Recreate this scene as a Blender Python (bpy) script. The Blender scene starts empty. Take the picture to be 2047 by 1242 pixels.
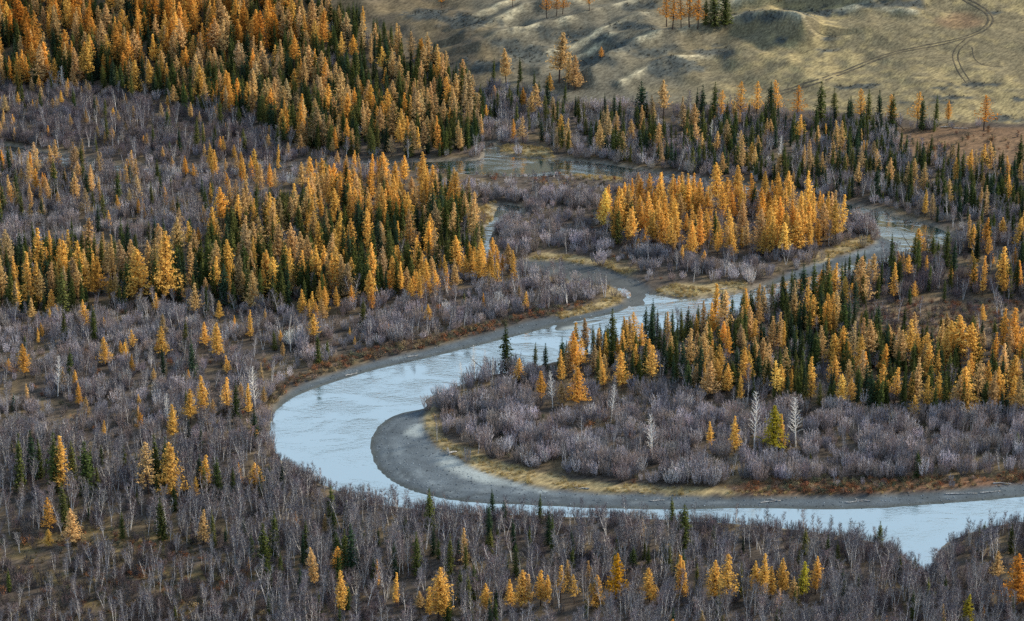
import bpy, math, random
import numpy as np

# ------------------------------------------------------------------ camera
SC = bpy.context.scene
CAM_H, PITCH, FPX = 300.0, math.radians(19.2), 5500.0
W_PX, H_PX = 2047.0, 1242.0
cam_data = bpy.data.cameras.new('camera')
cam_data.sensor_width = 36.0
cam_data.lens = 36.0 * FPX / W_PX
cam_data.clip_start = 1.0
cam_data.clip_end = 12000.0
cam = bpy.data.objects.new('camera', cam_data)
cam.location = (0, 0, CAM_H)
cam.rotation_euler = (math.pi / 2 - PITCH, 0, 0)
SC.collection.objects.link(cam)
SC.camera = cam

# ------------------------------------------------------------------ sky, sun, exposure
SUN_EL, SUN_AZ = math.radians(27), math.radians(66)      # azimuth from +Y (the view) towards +X (the right)
world = bpy.data.worlds.new('World')
SC.world = world
world.use_nodes = True
wn = world.node_tree
wn.nodes.clear()
sky = wn.nodes.new('ShaderNodeTexSky')
sky.sky_type = 'NISHITA'
sky.sun_disc = False
sky.sun_elevation = SUN_EL
sky.sun_rotation = SUN_AZ
sky.altitude = 1500
sky.air_density = 1.2
sky.dust_density = 2.0
bg = wn.nodes.new('ShaderNodeBackground')
bg.inputs['Strength'].default_value = 0.066
wo = wn.nodes.new('ShaderNodeOutputWorld')
# thin broken overcast: pale cloud drawn over the clear sky, all round
tcw = wn.nodes.new('ShaderNodeTexCoord')
cn = wn.nodes.new('ShaderNodeTexNoise'); cn.inputs['Scale'].default_value = 2.2; cn.inputs['Detail'].default_value = 5.0
wn.links.new(tcw.outputs['Generated'], cn.inputs['Vector'])
cm_ = wn.nodes.new('ShaderNodeMapRange'); wn.links.new(cn.outputs[0], cm_.inputs['Value'])
for k_, v_ in zip(('From Min', 'From Max', 'To Min', 'To Max'), (.35, .65, .55, .92)): cm_.inputs[k_].default_value = v_
cmix = wn.nodes.new('ShaderNodeMix'); cmix.data_type = 'RGBA'
wn.links.new(cm_.outputs[0], cmix.inputs[0]); wn.links.new(sky.outputs[0], cmix.inputs[6])
cmix.inputs[7].default_value = (5.5, 7.6, 10.2, 1)
wn.links.new(cmix.outputs[2], bg.inputs[0])
wn.links.new(bg.outputs[0], wo.inputs[0])

sun_data = bpy.data.lights.new('sun', 'SUN')
sun_data.energy = 4.9
sun_data.angle = math.radians(10)
sun_data.color = (1.0, 0.88, 0.70)
sun = bpy.data.objects.new('sun', sun_data)
SC.collection.objects.link(sun)
sd_ = (math.sin(SUN_AZ) * math.cos(SUN_EL), math.cos(SUN_AZ) * math.cos(SUN_EL), math.sin(SUN_EL))
from mathutils import Vector
sun.rotation_euler = Vector(sd_).to_track_quat('Z', 'Y').to_euler()
sun.location = (200, 900, 500)

SC.view_settings.view_transform = 'Standard'
SC.view_settings.look = 'None'
SC.view_settings.exposure = 0.82
SC.view_settings.gamma = 1.0
SC.view_settings.use_curve_mapping = False
SC.render.engine = 'CYCLES'
SC.cycles.max_bounces = 5
SC.cycles.diffuse_bounces = 3
SC.cycles.glossy_bounces = 2
SC.cycles.transmission_bounces = 2
SC.cycles.use_denoising = False
SC.cycles.sample_clamp_indirect = 4.0
SC.cycles.pixel_filter_type = 'BLACKMAN_HARRIS'

rng = np.random.default_rng(7)
COL = SC.collection

# ------------------------------------------------------------------ pixel <-> ground
cp, sp = math.cos(PITCH), math.sin(PITCH)
def ray(px, py):
    u = (np.asarray(px, float) - W_PX / 2) / FPX
    v = (H_PX / 2 - np.asarray(py, float)) / FPX
    return u, cp + v * sp, -sp + v * cp
def flat(px, py):
    dx, dy, dz = ray(px, py)
    t = -CAM_H / dz
    return dx * t, dy * t
def project(X, Y, Z):
    zc = np.asarray(Z, float) - CAM_H
    f = Y * cp - zc * sp
    u = Y * sp + zc * cp
    return W_PX / 2 + FPX * X / f, H_PX / 2 - FPX * u / f, f
def gpoly(pts):
    a = np.array(pts, float)
    X, Y = flat(a[:, 0], a[:, 1])
    return np.stack([X, Y], 1)

def inside(poly, X, Y):
    c = np.zeros(np.shape(X), bool)
    n = len(poly)
    for i in range(n):
        x1, y1 = poly[i]; x2, y2 = poly[(i + 1) % n]
        if y1 == y2: continue
        k = ((y1 > Y) != (y2 > Y)) & (X < (x2 - x1) * (Y - y1) / (y2 - y1) + x1)
        c ^= k
    return c
def seg_dist(line, X, Y, closed=True):
    d = np.full(np.shape(X), 1e9)
    n = len(line)
    for i in range(n if closed else n - 1):
        x1, y1 = line[i]; x2, y2 = line[(i + 1) % n]
        ex, ey = x2 - x1, y2 - y1
        L = ex * ex + ey * ey + 1e-9
        t = np.clip(((X - x1) * ex + (Y - y1) * ey) / L, 0, 1)
        d = np.minimum(d, np.hypot(X - x1 - t * ex, Y - y1 - t * ey))
    return d
def sdf(poly, X, Y):                      # > 0 inside
    d = seg_dist(poly, X, Y)
    return np.where(inside(poly, X, Y), d, -d)
def smooth(a, b, x):
    t = np.clip((x - a) / (b - a), 0, 1)
    return t * t * (3 - 2 * t)
_tab = np.random.default_rng(3).random((256, 256))
def vnoise(X, Y, s):
    x, y = np.asarray(X) / s + 1000.3, np.asarray(Y) / s + 1000.7
    i, j = np.floor(x).astype(int), np.floor(y).astype(int)
    f, g = x - i, y - j
    f, g = f * f * (3 - 2 * f), g * g * (3 - 2 * g)
    T = lambda a, b: _tab[a & 255, b & 255]
    return (T(i, j) * (1 - f) + T(i + 1, j) * f) * (1 - g) + (T(i, j + 1) * (1 - f) + T(i + 1, j + 1) * f) * g
def resample(pts, n=4):                   # Catmull-Rom through pixel points, closed or not
    p = np.array(pts, float); out = []
    N = len(p)
    for i in range(N):
        a, b, c, d = p[(i - 1) % N], p[i], p[(i + 1) % N], p[(i + 2) % N]
        for k in range(n):
            t = k / n
            out.append(.5 * ((2 * b) + (c - a) * t + (2 * a - 5 * b + 4 * c - d) * t * t + (3 * b - a - 3 * c + d) * t ** 3))
    return np.array(out)

# ------------------------------------------------------------------ layout, traced as picture points and laid on the valley floor
RIVER = [(1735, 432), (1750, 456), (1760, 468), (1785, 481), (1793, 492), (1775, 513), (1703, 525), (1650, 541), (1600, 553), (1528, 567), (1494, 579),
         (1432, 591), (1385, 594), (1340, 592), (1300, 585), (1262, 604), (1240, 618), (1180, 632), (1110, 646), (1060, 660), (1000, 675), (940, 690),
         (850, 712), (760, 732), (680, 755), (600, 783), (560, 808), (543, 830), (538, 860), (546, 890), (565, 920), (600, 942), (650, 966), (720, 994),
         (800, 1010), (900, 1020), (1050, 1025), (1200, 1030), (1350, 1036), (1500, 1045), (1650, 1062), (1740, 1078), (1795, 1100), (1826, 1126),
         (1843, 1146), (1862, 1128), (1874, 1104), (1890, 1082), (1950, 1058), (2030, 1040), (2140, 1030), (2140, 984), (1960, 996), (1850, 1004), (1750, 1011),
         (1650, 1013), (1500, 1011), (1350, 1013), (1200, 1011), (1050, 1004), (940, 999), (860, 986), (800, 966), (760, 936), (743, 900), (745, 870),
         (765, 841), (800, 823), (853, 811), (850, 797), (870, 785), (910, 770), (960, 750), (1040, 735), (1150, 710), (1250, 684), (1350, 658),
         (1450, 633), (1550, 604), (1650, 573), (1750, 535), (1830, 506), (1880, 489), (1900, 474), (1893, 460), (1853, 445), (1800, 433), (1760, 424)]
UPPER = [(1780, 425), (1735, 414), (1600, 388), (1450, 362), (1330, 346), (1270, 335), (1210, 325), (1150, 318), (1050, 313), (1005, 307), (992, 294),
         (995, 286), (985, 281), (972, 289), (968, 302), (958, 316), (890, 319), (760, 322), (600, 327), (450, 331), (300, 334), (210, 326), (150, 312),
         (60, 296), (0, 287), (-140, 272), (-140, 302), (0, 312), (100, 326), (200, 337), (300, 341), (450, 338), (600, 334), (760, 335), (900, 343),
         (1050, 350), (1130, 346), (1240, 354), (1300, 362), (1420, 380), (1580, 405), (1735, 440)]
SIDE = [(1000, 407), (1045, 411), (1035, 425), (1000, 440), (987, 458), (978, 480), (990, 503), (1012, 517), (1042, 524), (1090, 530), (1150, 536),
        (1205, 546), (1250, 560), (1278, 572), (1305, 590), (1285, 604), (1262, 598), (1244, 582), (1215, 566), (1150, 553), (1090, 545), (1040, 538), (1000, 528),
        (968, 503), (962, 480), (968, 455), (985, 430)]
WATER = [gpoly(resample(p, 3)) for p in (RIVER, UPPER, SIDE)]
BAR = [(862, 805), (800, 818), (760, 838), (740, 868), (738, 902), (756, 939), (798, 971), (858, 991), (940, 1004), (1050, 1009), (1200, 1016), (1500, 1016), (1750, 1016),
       (1850, 1008), (1960, 1000), (2140, 990), (2140, 960), (1950, 976), (1850, 985), (1700, 992), (1500, 994), (1350, 990), (1200, 985), (1100, 979),
       (1040, 966), (960, 943), (910, 915), (872, 893), (852, 860), (850, 825)]
STRIP = [(1255, 606), (1238, 621), (1180, 636), (1110, 650), (1000, 679), (850, 716), (680, 759), (600, 787), (545, 832), (556, 800), (600, 770), (680, 741),
         (760, 719), (850, 698), (940, 674), (1000, 658), (1060, 641), (1180, 620), (1235, 606)]
SHOAL = [(1098, 652), (1120, 640), (1160, 634), (1235, 628), (1215, 640), (1180, 648), (1150, 657), (1110, 662)]
BARR = [(1757, 469), (1786, 479), (1796, 492), (1778, 517), (1703, 529), (1650, 545), (1590, 556), (1530, 568), (1560, 552), (1640, 523), (1700, 508), (1745, 490)]
MUD = [(1045, 520), (1130, 524), (1205, 535), (1262, 554), (1285, 566), (1300, 580), (1295, 606), (1250, 612), (1247, 590), (1225, 572), (1150, 562), (1090, 553), (1045, 543)]
BARU = [(1140, 340), (1180, 336), (1225, 343), (1252, 354), (1200, 352), (1150, 348)]
GRAVEL = [gpoly(resample(p, 3)) for p in (BAR, STRIP, SHOAL, BARR, MUD, BARU)]
G1 = [(862, 812), (850, 828), (852, 860), (872, 893), (910, 915), (960, 943), (1040, 966), (1100, 979), (1200, 985), (1350, 990), (1480, 993), (1500, 985), (1400, 980),
      (1250, 968), (1150, 957), (1050, 940), (960, 914), (905, 888), (880, 866), (872, 825)]
G2 = [(1045, 541), (1150, 561), (1225, 572), (1249, 591), (1237, 608), (1180, 622), (1120, 636), (1110, 630), (1180, 610), (1222, 594), (1210, 582), (1150, 572), (1060, 552)]
G3 = [(1060, 518), (1130, 522), (1205, 533), (1262, 553), (1268, 543), (1205, 521), (1090, 507)]
G4 = [(1310, 582), (1340, 592), (1385, 594), (1432, 591), (1494, 578), (1490, 562), (1420, 570), (1340, 570)]
G5 = [(995, 290), (1003, 304), (1050, 312), (1110, 315), (1100, 300), (1040, 290)]
G6 = [(985, 402), (1014, 415), (1008, 436), (960, 448), (925, 442), (940, 425)]
G7 = [(1150, 345), (1200, 349), (1255, 356), (1250, 366), (1180, 360), (1140, 352)]
G8 = [(1640, 524), (1745, 490), (1742, 470), (1690, 485), (1640, 508)]
G11 = [(1480, 992), (1700, 991), (1850, 984), (2140, 960), (2140, 946), (1900, 955), (1700, 962), (1500, 966), (1440, 975)]
GRASS = [gpoly(p) for p in (G1, G2, G3, G4, G5, G6, G7, G8)]
REDFR = gpoly(G11)
GCORNER = gpoly([(-140, 1050), (120, 1050), (380, 1082), (480, 1140), (560, 1260), (-140, 1300)])
CLEAR = gpoly([(1720, 612), (1860, 603), (2140, 600), (2140, 690), (1850, 688), (1700, 665)])
MEADOW = gpoly([(1790, 262), (2160, 258), (2160, 345), (1900, 332), (1800, 302)])

# hill foot line
_hx = np.array([(-400, 150), (-140, 158), (0, 165), (170, 176), (330, 188), (500, 205), (650, 215), (900, 210), (1000, 215), (1150, 216), (1300, 216), (1500, 224), (1700, 238), (1850, 254), (2047, 258), (2400, 262)], float)
_HX, _HY = flat(_hx[:, 0], _hx[:, 1])
RIDGES = [([(620, 25), (690, 8), (760, -6)], 1.5, 8), ([(925, 92), (1000, 62), (1060, 40), (1150, 27), (1200, 8)], 2.6, 7), ([(960, 118), (1050, 88), (1150, 62), (1240, 32), (1330, 8)], 2.8, 8),
          ([(1180, 168), (1260, 125), (1380, 82), (1450, 62), (1500, 56), (1550, 64), (1600, 84)], 4.6, 10), ([(1440, 32), (1530, 16), (1640, 4), (1700, 8), (1740, 22)], 3.6, 9),
          ([(1080, 150), (1130, 120), (1220, 95)], 1.6, 7), ([(900, 70), (980, 40), (1040, 15)], 1.6, 6), ([(1000, 150), (1080, 118), (1180, 88), (1290, 50)], 1.8, 6), ([(1240, 175), (1330, 140), (1420, 118)], 1.4, 6), ([(1660, 40), (1740, 30), (1830, 40)], 1.2, 8)]
def hill0(X, Y):
    y0 = np.interp(X, _HX, _HY)
    t = Y - y0
    s = 7.0 * np.logaddexp(0, t / 7.0)
    z = .20 * s + .24 * np.maximum(t - 110, 0) + .18 * np.maximum(t - 320, 0)
    return np.where(z > 260, 260 + (z - 260) * .25, z)
def on_hill0(px, py):
    px = np.atleast_1d(np.asarray(px, float)); py = np.atleast_1d(np.asarray(py, float))
    dx, dy, dz = ray(px, py)
    fx, fy = flat(px, np.minimum(py, 1400))
    ts = np.linspace(.72, 1.0, 700)
    tf = np.minimum(-CAM_H / dz, 2500)
    best = np.full(px.shape, np.nan)
    for k in ts:
        t = tf * k
        hit = (CAM_H + dz * t <= hill0(dx * t, dy * t)) & np.isnan(best)
        best[hit] = t[hit]
    best = np.where(np.isnan(best), tf, best)
    return dx * best, dy * best
_RG = []
for pts, A, w in RIDGES:
    a = np.array(pts, float)
    X, Y = on_hill0(a[:, 0], a[:, 1])
    _RG.append((np.stack([X, Y], 1), A, w))
def hill(X, Y):
    z = hill0(X, Y)
    up = smooth(2, 40, Y - np.interp(X, _HX, _HY))
    b = np.zeros(np.shape(X))
    for line, A, w in _RG:
        d = seg_dist(line, X, Y, False)
        yl = np.interp(X, line[:, 0][np.argsort(line[:, 0])], line[:, 1][np.argsort(line[:, 0])])
        k = np.where(Y < yl, .62, 1.7)
        b = np.maximum(b, 1.9 * A * np.exp(-(d / (.8 * w * k)) ** 1.3))
    z = z + b * smooth(-5, 15, Y - np.interp(X, _HX, _HY))
    return z + up * ((7.0 * (vnoise(X, Y, 34) - .5) + 4.6 * (vnoise(X + 50, Y, 14) - .5) + 1.6 * (vnoise(X, Y + 9, 5.5) - .5)) * (1 - .55 * smooth(80, 190, X)))
def water_sd(X, Y):
    s = np.full(np.shape(X), -1e9)
    for p in WATER: s = np.maximum(s, sdf(p, X, Y))
    return s
def poly_sd(polys, X, Y):
    s = np.full(np.shape(X), -1e9)
    for p in polys: s = np.maximum(s, sdf(p, X, Y))
    return s
def place(px, py):
    """the spot of the ground that shows at a picture point (vectorised)"""
    px = np.atleast_1d(np.asarray(px, float)); py = np.atleast_1d(np.asarray(py, float))
    dx, dy, dz = ray(px, py)
    tf = np.minimum(-CAM_H / dz, 2500)
    if py.min() > 330: return dx * tf, dy * tf
    lo, hi = tf * .80, tf.copy()
    got = np.zeros(px.shape, bool)
    for k in np.linspace(.80, 1.0, 200):
        if got.all(): break
        t = tf * k
        under = CAM_H + dz * t <= hill(dx * t, dy * t)
        new = under & ~got
        hi[new] = t[new]; got |= under
        lo[~got] = t[~got]
    for _ in range(12):
        t = (lo + hi) / 2
        under = CAM_H + dz * t <= hill(dx * t, dy * t)
        hi = np.where(under, t, hi); lo = np.where(under, lo, t)
    return dx * hi, dy * hi

# ------------------------------------------------------------------ materials
MATS = {}
def mat(name):
    m = bpy.data.materials.new(name); m.use_nodes = True
    MATS[name] = m
    nt = m.node_tree
    nt.nodes.clear()
    out = nt.nodes.new('ShaderNodeOutputMaterial')
    return m, nt, out
def N(nt, t, **kw):
    n = nt.nodes.new(t)
    for k, v in kw.items():
        if k in n.inputs: n.inputs[k].default_value = v
        else: setattr(n, k, v)
    return n

def leaf_mat(name, transl=.35, vary=.5, scale=1.3):
    m, nt, out = mat(name)
    at = N(nt, 'ShaderNodeAttribute', attribute_type='INSTANCER', attribute_name='tint')
    tc = N(nt, 'ShaderNodeTexCoord')
    no = N(nt, 'ShaderNodeTexNoise', Scale=scale, Detail=3.0)
    nt.links.new(tc.outputs['Object'], no.inputs['Vector'])
    mr = N(nt, 'ShaderNodeMapRange')
    mr.inputs['From Min'].default_value = .3; mr.inputs['From Max'].default_value = .7
    mr.inputs['To Min'].default_value = 1 - vary; mr.inputs['To Max'].default_value = 1 + vary
    nt.links.new(no.outputs[0], mr.inputs['Value'])
    mul = N(nt, 'ShaderNodeVectorMath', operation='SCALE')
    nt.links.new(at.outputs['Color'], mul.inputs[0]); nt.links.new(mr.outputs[0], mul.inputs['Scale'])
    d = N(nt, 'ShaderNodeBsdfDiffuse')
    nt.links.new(mul.outputs[0], d.inputs['Color'])
    if transl > 0:
        t = N(nt, 'ShaderNodeBsdfTranslucent')
        nt.links.new(mul.outputs[0], t.inputs['Color'])
        mx = N(nt, 'ShaderNodeMixShader'); mx.inputs[0].default_value = transl
        nt.links.new(d.outputs[0], mx.inputs[1]); nt.links.new(t.outputs[0], mx.inputs[2])
        nt.links.new(mx.outputs[0], out.inputs[0])
    else:
        nt.links.new(d.outputs[0], out.inputs[0])
    return m
def bark_mat(name, c1, c2, scale=6.0, stretch=.25, thr=(.45, .6)):
    m, nt, out = mat(name)
    tc = N(nt, 'ShaderNodeTexCoord')
    mp = N(nt, 'ShaderNodeMapping'); mp.inputs['Scale'].default_value = (1, 1, 1 / max(stretch, .01) if stretch > 1 else 1)
    no = N(nt, 'ShaderNodeTexNoise', Scale=scale, Detail=4.0)
    nt.links.new(tc.outputs['Object'], mp.inputs[0]); nt.links.new(mp.outputs[0], no.inputs['Vector'])
    cr = N(nt, 'ShaderNodeValToRGB')
    cr.color_ramp.elements[0].position, cr.color_ramp.elements[1].position = thr
    cr.color_ramp.elements[0].color = (*c1, 1); cr.color_ramp.elements[1].color = (*c2, 1)
    nt.links.new(no.outputs[0], cr.inputs[0])
    p = N(nt, 'ShaderNodeBsdfDiffuse')
    nt.links.new(cr.outputs[0], p.inputs['Color'])
    nt.links.new(p.outputs[0], out.inputs[0])
    return m
M_LARCH = leaf_mat('larch_needles', .42, .4)
M_SPRUCE = leaf_mat('spruce_needles', .12, .45)
M_TWIG = leaf_mat('twigs', .0, .25, .7)
M_GRASS = leaf_mat('dry_grass_blades', .3, .3, 2.0)
M_BARK = bark_mat('conifer_bark', (.045, .032, .025), (.13, .095, .075))
M_BIRCH = bark_mat('birch_bark', (.15, .14, .14), (.62, .60, .58), 2.2, .25, (.34, .50))
M_POPLAR = bark_mat('pale_poplar_bark', (.34, .33, .31), (.66, .64, .60), 2.0, .25, (.3, .5))
M_STEM = bark_mat('shrub_stem_bark', (.07, .06, .055), (.22, .19, .18), 3.0)
M_DRIFT = bark_mat('bleached_driftwood', (.22, .21, .2), (.55, .54, .52), 5.0)
M_STONE = bark_mat('river_stone', (.10, .115, .125), (.30, .32, .33), 1.7)

# ------------------------------------------------------------------ mesh building
class MB:
    def __init__(s): s.v = []; s.f = []; s.n = 0
    def add(s, v, f):
        s.v.append(np.asarray(v, float)); s.f += [tuple(int(i) + s.n for i in q) for q in f]; s.n += len(v)
    def tube(s, pts, rad, k=5, cap=False):
        pts = np.asarray(pts, float); n = len(pts)
        V = []
        for i in range(n):
            d = pts[min(i + 1, n - 1)] - pts[max(i - 1, 0)]
            d /= np.linalg.norm(d) + 1e-9
            a = np.cross(d, (1, 0, 0) if abs(d[0]) < .8 else (0, 1, 0)); a /= np.linalg.norm(a)
            b = np.cross(d, a)
            for j in range(k):
                t = 2 * math.pi * j / k
                V.append(pts[i] + rad[i] * (math.cos(t) * a + math.sin(t) * b))
        F = [(i * k + j, i * k + (j + 1) % k, (i + 1) * k + (j + 1) % k, (i + 1) * k + j) for i in range(n - 1) for j in range(k)]
        if cap: F.append(tuple((n - 1) * k + j for j in range(k)))
        s.add(V, F)
    def sliver(s, a, b, w, r):
        """one thin twig: a long narrow triangle"""
        a = np.asarray(a, float); b = np.asarray(b, float)
        d = b - a; d /= np.linalg.norm(d) + 1e-9
        o = np.cross(d, r.normal(size=3)); o /= np.linalg.norm(o) + 1e-9
        s.add([a - o * w / 2, a + o * w / 2, b], [(0, 1, 2)])
    def tri(s, c, nrm, size, r):
        nrm = nrm / (np.linalg.norm(nrm) + 1e-9)
        a = np.cross(nrm, r.normal(size=3)); a /= np.linalg.norm(a) + 1e-9
        b = np.cross(nrm, a)
        s.add([c + a * size * .62, c - a * size * .4 + b * size * .5, c - a * size * .4 - b * size * .5], [(0, 1, 2)])
    def build(s, name, mats, idx=None, smooth_=False):
        me = bpy.data.meshes.new(name)
        V = np.concatenate(s.v) if s.v else np.zeros((0, 3))
        me.from_pydata(V.tolist(), [], s.f)
        for m in mats: me.materials.append(m)
        if idx is not None: me.polygons.foreach_set('material_index', idx)
        if smooth_: me.polygons.foreach_set('use_smooth', [True] * len(me.polygons))
        me.update()
        return me
    def joined(s, other):
        o = MB(); o.add(np.concatenate(s.v), s.f); o.add(np.concatenate(other.v), other.f)
        return o, [0] * len(s.f) + [1] * len(other.f)

def unit(az, el): return np.array([math.cos(az) * math.cos(el), math.sin(az) * math.cos(el), math.sin(el)])

def make_larch(seed, H=15.0, R=2.3, z0=.2, sparse=1.0, top=.0):
    r = np.random.default_rng(seed)
    tr, cr = MB(), MB()
    lean = r.normal(0, .012, 2)
    axis = lambda z: np.array([lean[0] * z + .10 * math.sin(z * .5 + seed), lean[1] * z + .08 * math.cos(z * .4 + seed), z])
    zs = np.linspace(-.4, H * .985, 9)
    tr.tube([axis(z) for z in zs], [.19 * (1 - max(z, 0) / H) ** .8 + .012 for z in zs], 6)
    lob = r.uniform(0, 6.28, 3)
    nb = int(135 * sparse)
    for i in range(nb):
        t = ((i + r.random()) / nb) ** .92
        z = H * (z0 + (1 - z0) * t)
        az = i * 2.39996 + r.normal(0, .35)
        prof = (1 - t) ** (.80 + top) * min(1, .5 + t / .16)
        L = R * (prof + .05) * r.uniform(.68, 1.12) * (1 + .16 * math.sin(2 * az + lob[0]) + .14 * math.sin(9 * t + lob[1]))
        el0 = r.uniform(-.18, .22) + .45 * t
        a = axis(z)
        d0 = unit(az, el0)
        up = .22 * L
        pts = [a + d0 * L * s + np.array([0, 0, up * s * s]) for s in (0, .5, 1)]
        if L > .5: tr.tube(pts, [.035, .022, .008], 3)
        n = max(3, int(L * 9.0 * sparse))
        for k in range(n):
            s = (k + r.random()) / n
            s = .12 + .92 * s
            c = a + d0 * L * s + np.array([0, 0, up * s * s]) + r.normal(0, .11 + .08 * L * s, 3) * (1, 1, .75)
            nr = unit(az, .5) * .55 + r.normal(size=3) * .75
            cr.tri(c, nr, r.uniform(.24, .50), r)
    for k in range(10):                                   # the leader
        cr.tri(axis(H * r.uniform(.94, 1.0)) + r.normal(0, .06, 3), r.normal(size=3), .2, r)
    return tr, cr

def make_spruce(seed, H=14.0, R=1.55, z0=.05, rag=.2):
    r = np.random.default_rng(seed)
    tr, cr = MB(), MB()
    lean = r.normal(0, .01, 2)
    axis = lambda z: np.array([lean[0] * z, lean[1] * z, z])
    zs = np.linspace(-.4, H * .99, 7)
    tr.tube([axis(z) for z in zs], [.17 * (1 - max(z, 0) / H) + .012 for z in zs], 6)
    nl = 34
    for lv in range(nl):
        t = (lv + .3 * r.random()) / nl
        z = H * (z0 + (1 - z0) * t)
        prof = (1 - t) ** .78 * min(1, .62 + t / .2)
        rl = R * prof * r.uniform(1 - rag, 1 + rag) + .09
        nb = 7 if t < .75 else 5
        ph = r.uniform(0, 6.28)
        for b in range(nb):
            az = ph + b * 2 * math.pi / nb + r.normal(0, .18)
            L = rl * r.uniform(.72, 1.15)
            droop = -.42 + .75 * t + r.normal(0, .08)
            a = axis(z)
            d0 = unit(az, droop)
            n = max(2, int(L * 5.6))
            for k in range(n):
                s = (k + .4 + .6 * r.random()) / n
                c = a + d0 * L * s + np.array([0, 0, .18 * L * s * s]) + r.normal(0, .07, 3)
                nr = np.array([d0[0] * .5, d0[1] * .5, .75]) + r.normal(size=3) * .5
                cr.tri(c, nr, r.uniform(.30, .52) * (1 if t < .85 else .6), r)
    for k in range(8): cr.tri(axis(H * r.uniform(.93, 1.01)), np.append(r.normal(size=2), .1), .2, r)
    return tr, cr

def make_birch(seed, H=10.5, stems=1, spread=.12, pale=False):
    r = np.random.default_rng(seed)
    tr, cr = MB(), MB()
    for s_ in range(stems):
        az0 = r.uniform(0, 6.28); ln = r.uniform(.03, spread) * (1 if stems == 1 else 1.6)
        bend = r.normal(0, .06, 2)
        h = H * r.uniform(.82, 1.0)
        off = np.array([math.cos(az0), math.sin(az0), 0]) * (0 if stems == 1 else .18)
        axis = lambda z: off + np.array([math.cos(az0) * ln * z + bend[0] * z * z / h, math.sin(az0) * ln * z + bend[1] * z * z / h + .12 * math.sin(z * .9 + s_), z])
        zs = np.linspace(-.4, h * .97, 8)
        tr.tube([axis(z) for z in zs], [.105 * (1 - max(z, 0) / h) ** .75 + .010 for z in zs], 5)
        nb = 20 if stems == 1 else 12
        for i in range(nb):
            t = .32 + .66 * (i + r.random()) / nb
            z = h * t
            az = i * 2.4 + r.normal(0, .4)
            L = h * (.26 * (1 - t) + .07) * r.uniform(.7, 1.25)
            el = r.uniform(.7, 1.15)
            a = axis(z); d = unit(az, el)
            pts = [a, a + d * L * .5, a + unit(az, el + .18) * L]
            tr.tube(pts, [.032, .02, .007], 3)
            for k in range(int(17 if stems == 1 else 15)):
                s = r.uniform(.2, 1)
                b = a + d * L * s
                dd = unit(az + r.normal(0, .9), r.uniform(.35, 1.3))
                e = b + dd * r.uniform(.5, 1.25)
                cr.sliver(b, e, r.uniform(.035, .06), r)
                for q in range(2):
                    m = b + (e - b) * r.uniform(.2, .8)
                    cr.sliver(m, m + unit(r.uniform(0, 6.28), r.uniform(0, 1.2)) * r.uniform(.3, .7), .034, r)
        for k in range(10):
            a = axis(h * r.uniform(.85, .99))
            cr.sliver(a, a + unit(r.uniform(0, 6.28), r.uniform(.6, 1.4)) * r.uniform(.4, .8), .03, r)
    return tr, cr

def make_willow(seed, H=5.0, R=1.9, stems=22, tw=24, wid=.056, fan=.38, roundness=.3):
    r = np.random.default_rng(seed)
    tr, cr = MB(), MB()
    for i in range(stems):
        az = i * 2.39996 + r.normal(0, .3)
        q = math.sqrt((i + .5) / stems)
        tilt = fan * q * r.uniform(.8, 1.2)
        h = H * (1 - roundness * q * q) * r.uniform(.78, 1.06)
        base = np.array([math.cos(az), math.sin(az), 0]) * R * .28 * q + np.array([0, 0, -.2])
        d = np.array([math.cos(az) * math.sin(tilt), math.sin(az) * math.sin(tilt), math.cos(tilt)])
        tip = base + d * h + np.array([0, 0, .1 * h])
        mid = (base + tip) / 2 + np.array([math.cos(az), math.sin(az), 0]) * .06 * h
        tr.tube([base, mid, tip], [.04, .025, .008], 3)
        for k in range(tw):
            s = r.uniform(.22, 1.0)
            b = (base * (1 - s) ** 2 + 2 * mid * s * (1 - s) + tip * s * s)
            dd = unit(az + r.normal(0, 1.1), r.uniform(.9, 1.5))
            L = r.uniform(.45, 1.1) * H / 5
            e = b + dd * L
            cr.sliver(b, e, wid * r.uniform(.75, 1.25), r)
            m = b + (e - b) * r.uniform(.2, .7)
            cr.sliver(m, m + unit(az + r.normal(0, 1.6), r.uniform(.5, 1.4)) * L * .55, wid * .7, r)
    return tr, cr

def make_poplar(seed, H=15.0):
    r = np.random.default_rng(seed)
    tr, cr = MB(), MB()
    lean = r.normal(0, .02, 2)
    axis = lambda z: np.array([lean[0] * z + .1 * math.sin(z * .5), lean[1] * z, z])
    zs = np.linspace(-.4, H * .98, 9)
    tr.tube([axis(z) for z in zs], [.17 * (1 - max(z, 0) / H) ** .8 + .012 for z in zs], 6)
    nb = 46
    for i in range(nb):
        t = .25 + .73 * (i + r.random()) / nb
        az = i * 2.4 + r.normal(0, .3)
        L = (2.5 * (1 - t) ** .7 + .35) * r.uniform(.75, 1.2)
        el = r.uniform(.55, .85)
        a = axis(H * t); d = unit(az, el)
        tr.tube([a, a + d * L * .55, a + unit(az, el + .12) * L], [.065, .045, .016], 4)
        for k in range(13):
            s = r.uniform(.25, 1)
            b = a + d * L * s
            cr.sliver(b, b + unit(az + r.normal(0, .7), r.uniform(.2, 1.2)) * r.uniform(.3, .85), .032, r)
    return tr, cr

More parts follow.
